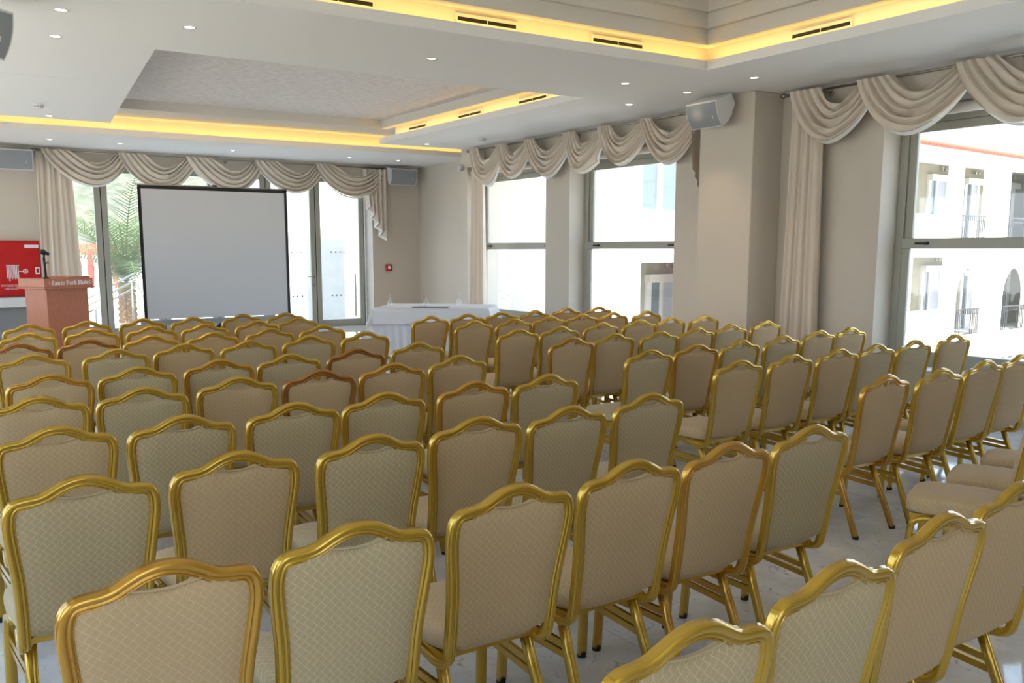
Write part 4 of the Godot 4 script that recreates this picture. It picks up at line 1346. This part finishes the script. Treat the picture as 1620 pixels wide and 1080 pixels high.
func outside() -> void:
	hotel_wing()
	# ground and terrace
	var st := new_st()
	span(st, Vector3(-300, -5.4, -900), Vector3(300, -5.0, 200))
	meta(single("ground", done(st), M.pave, "", ""), "", "", "", "structure")
	st = new_st()
	span(st, Vector3(-6, -0.3, -22.6), Vector3(16, -0.04, -18.85))
	meta(single("terrace_floor", done(st), M.pave, "", ""), "", "", "", "structure")
	st = new_st()
	span(st, Vector3(-30, -0.3, -18.85), Vector3(-1.8, -0.04, 30))
	span(st, Vector3(-1.8, -0.3, 4.6), Vector3(30, -0.04, 30))
	span(st, Vector3(9.04, -0.6, -14.7), Vector3(14.5, -0.4, 4.6))
	meta(single("terrace_floor", done(st), M.pave, "", ""), "", "", "", "structure")
	st = new_st()
	span(st, Vector3(-6, -5, -60), Vector3(30, -1.2, -22.6))
	meta(single("garden_ground", done(st), M.pave, "", ""), "", "", "", "structure")
	# white house walls to the right of the doors
	var w := thing("white_annex", "white rendered annex wall outside the glass door with handle", "building", Vector3(0, 0, 0))
	st = new_st()
	span(st, Vector3(8.05, -0.3, -27.0), Vector3(9.0, 7.0, -21.4))
	part(w, "near_wall", done(st), M.render)
	st = new_st()
	span(st, Vector3(9.0, -0.3, -27.0), Vector3(18.0, 7.0, -25.0))
	part(w, "far_wall", done(st), M.render)
	st = new_st()
	span(st, Vector3(9.95, -5.0, -16.2), Vector3(10.95, 6.0, -15.35))
	single("link_wall", done(st), M.render, "plain white outside wall seen through the window nearest the table", "wall")
	var gb := thing("glass_balustrade", "glass balustrade with steel posts on the terrace outside", "balustrade", Vector3(9.0, -0.04, -22.2))
	st = new_st()
	span(st, Vector3(0.05, 0.06, -0.006), Vector3(2.6, 1.02, 0.006))
	part(gb, "pane", done(st), M.glass)
	for xx in [0.05, 0.62, 1.9]:
		st = new_st()
		cbox(st, Vector3(xx, 0.54, 0.02), Vector3(0.05, 1.08, 0.04), 0.005)
		part(gb, "post", done(st), M.steel)
	# palm, steps rail, house with parasols
	palm(Vector3(4.72, -1.2, -25.6), 2.0, 3.3, "bushy palm tree growing outside the glass doors by the lectern")
	var rl := thing("stair_railing", "sloping steel handrail outside beside the palm", "railing", Vector3(3.0, -1.2, -22.7))
	st = new_st(true)
	for yy in [0.0, -0.16, -0.32]:
		bar(st, Vector3(-0.4, 1.35 + yy, 0), Vector3(1.4, 2.3 + yy, 0), 0.024)
	part(rl, "rails", done(st), M.steel)
	for xx in [-0.3, 0.5, 1.3]:
		st = new_st(true)
		bar(st, Vector3(xx, 0, 0), Vector3(xx, 1.42 + xx * 0.53, 0), 0.022)
		part(rl, "post", done(st), M.steel)
	var hs := thing("beach_house", "low white house with terracotta roof beyond the palm", "building", Vector3(7.0, -1.2, -46))
	st = new_st()
	span(st, Vector3(-5, 0, -4), Vector3(5, 2.6, 0))
	part(hs, "wall", done(st), M.render)
	st = new_st()
	extrude(st, PackedVector2Array([Vector2(-5.4, 2.6), Vector2(5.4, 2.6), Vector2(4.2, 3.1), Vector2(-4.2, 3.1)]), -4.4, 0.4)
	part(hs, "roof", done(st), M.terracotta)
	for k in 4:
		var u := thing("closed_parasol", "tall closed red parasol outside before the white house, %s from the palm" % ORD[3 - k], "parasol", Vector3(5.5 + k * 0.42, -1.2, -39 + k * 0.1), 0, "closed red parasols")
		st = new_st(true)
		bar(st, Vector3(0, 0, 0), Vector3(0, 2.9, 0), 0.025)
		part(u, "pole", done(st), M.white)
		st = new_st(true)
		lathe(st, [Vector2(0.0, 2.95), Vector2(0.07, 2.7), Vector2(0.13, 2.1), Vector2(0.10, 1.5), Vector2(0.03, 1.35)], 12)
		part(u, "canopy", done(st), mat(Color(0.70, 0.22, 0.22), 0.8))
	# hills
	var nz := FastNoiseLite.new()
	nz.seed = 5
	nz.frequency = 0.004
	nz.fractal_octaves = 4
	st = new_st(true)
	grid(st, 70, 24, func(u: float, v: float) -> Vector3:
		var x := lerpf(-300, 700, u)
		var z := lerpf(-420, -900, v)
		var h := 105.0 * smoothstep(0.0, 0.75, v) * (0.85 + 0.5 * nz.get_noise_2d(x, z))
		return Vector3(x, -5.2 + h + 6.0 * nz.get_noise_2d(x * 5.0, z * 5.0) * smoothstep(0.0, 0.2, v), z))
	meta(single("hillside", done(st), M.hill, "", ""), "", "", "", "structure")

# ------------------------------------------------------------------ scene
func _ready() -> void:
	rng.seed = 4
	# camera: solved from the photograph's vanishing points; the lens axis lies 74 px below the middle of the frame
	var f := 1457.77
	var near := 0.05
	var cam := Camera3D.new()
	cam.name = "camera"
	cam.near = near
	cam.far = 2000
	cam.set_frustum(1080.0 / f * near, Vector2(0, 73.84 / f * near), near, 2000)
	add_child(cam)
	cam.transform = Transform3D(Basis(Vector3.UP, -0.576814) * Basis(Vector3.RIGHT, -0.147957) * Basis(Vector3.BACK, 0.001298), Vector3(0, 1.613, 0))
	cam.current = true
	# sky, sun, exposure
	var env := Environment.new()
	var sky := Sky.new()
	var sm := ProceduralSkyMaterial.new()
	sm.sky_top_color = Color(0.64, 0.77, 0.91)
	sm.sky_horizon_color = Color(0.88, 0.925, 0.965)
	sm.sky_curve = 0.18
	sm.ground_horizon_color = Color(0.80, 0.84, 0.86)
	sm.ground_bottom_color = Color(0.60, 0.60, 0.58)
	sm.sky_energy_multiplier = 1.0
	sky.sky_material = sm
	env.background_mode = Environment.BG_SKY
	env.sky = sky
	env.background_energy_multiplier = 1.6
	env.tonemap_mode = Environment.TONE_MAPPER_LINEAR
	env.tonemap_exposure = 3.5
	env.sdfgi_enabled = true
	env.ssao_enabled = true
	env.ssil_enabled = true
	var we := WorldEnvironment.new()
	we.name = "world_environment"
	we.environment = env
	add_child(we)
	var sun := DirectionalLight3D.new()
	sun.name = "sun"
	sun.light_color = Color(1.0, 0.94, 0.84)
	sun.light_energy = 1.7
	sun.light_angular_distance = 0.5
	sun.shadow_enabled = true
	add_child(sun)
	sun.look_at_from_position(Vector3(-0.22, 0.75, 0.60) * 50, Vector3.ZERO)
	materials()
	walls()
	floor_tiles()
	ceiling()
	glass_doors()
	outside()
	curtains()
	chairs()
	projection_screen()
	lectern()
	white_table()
	wall_things()
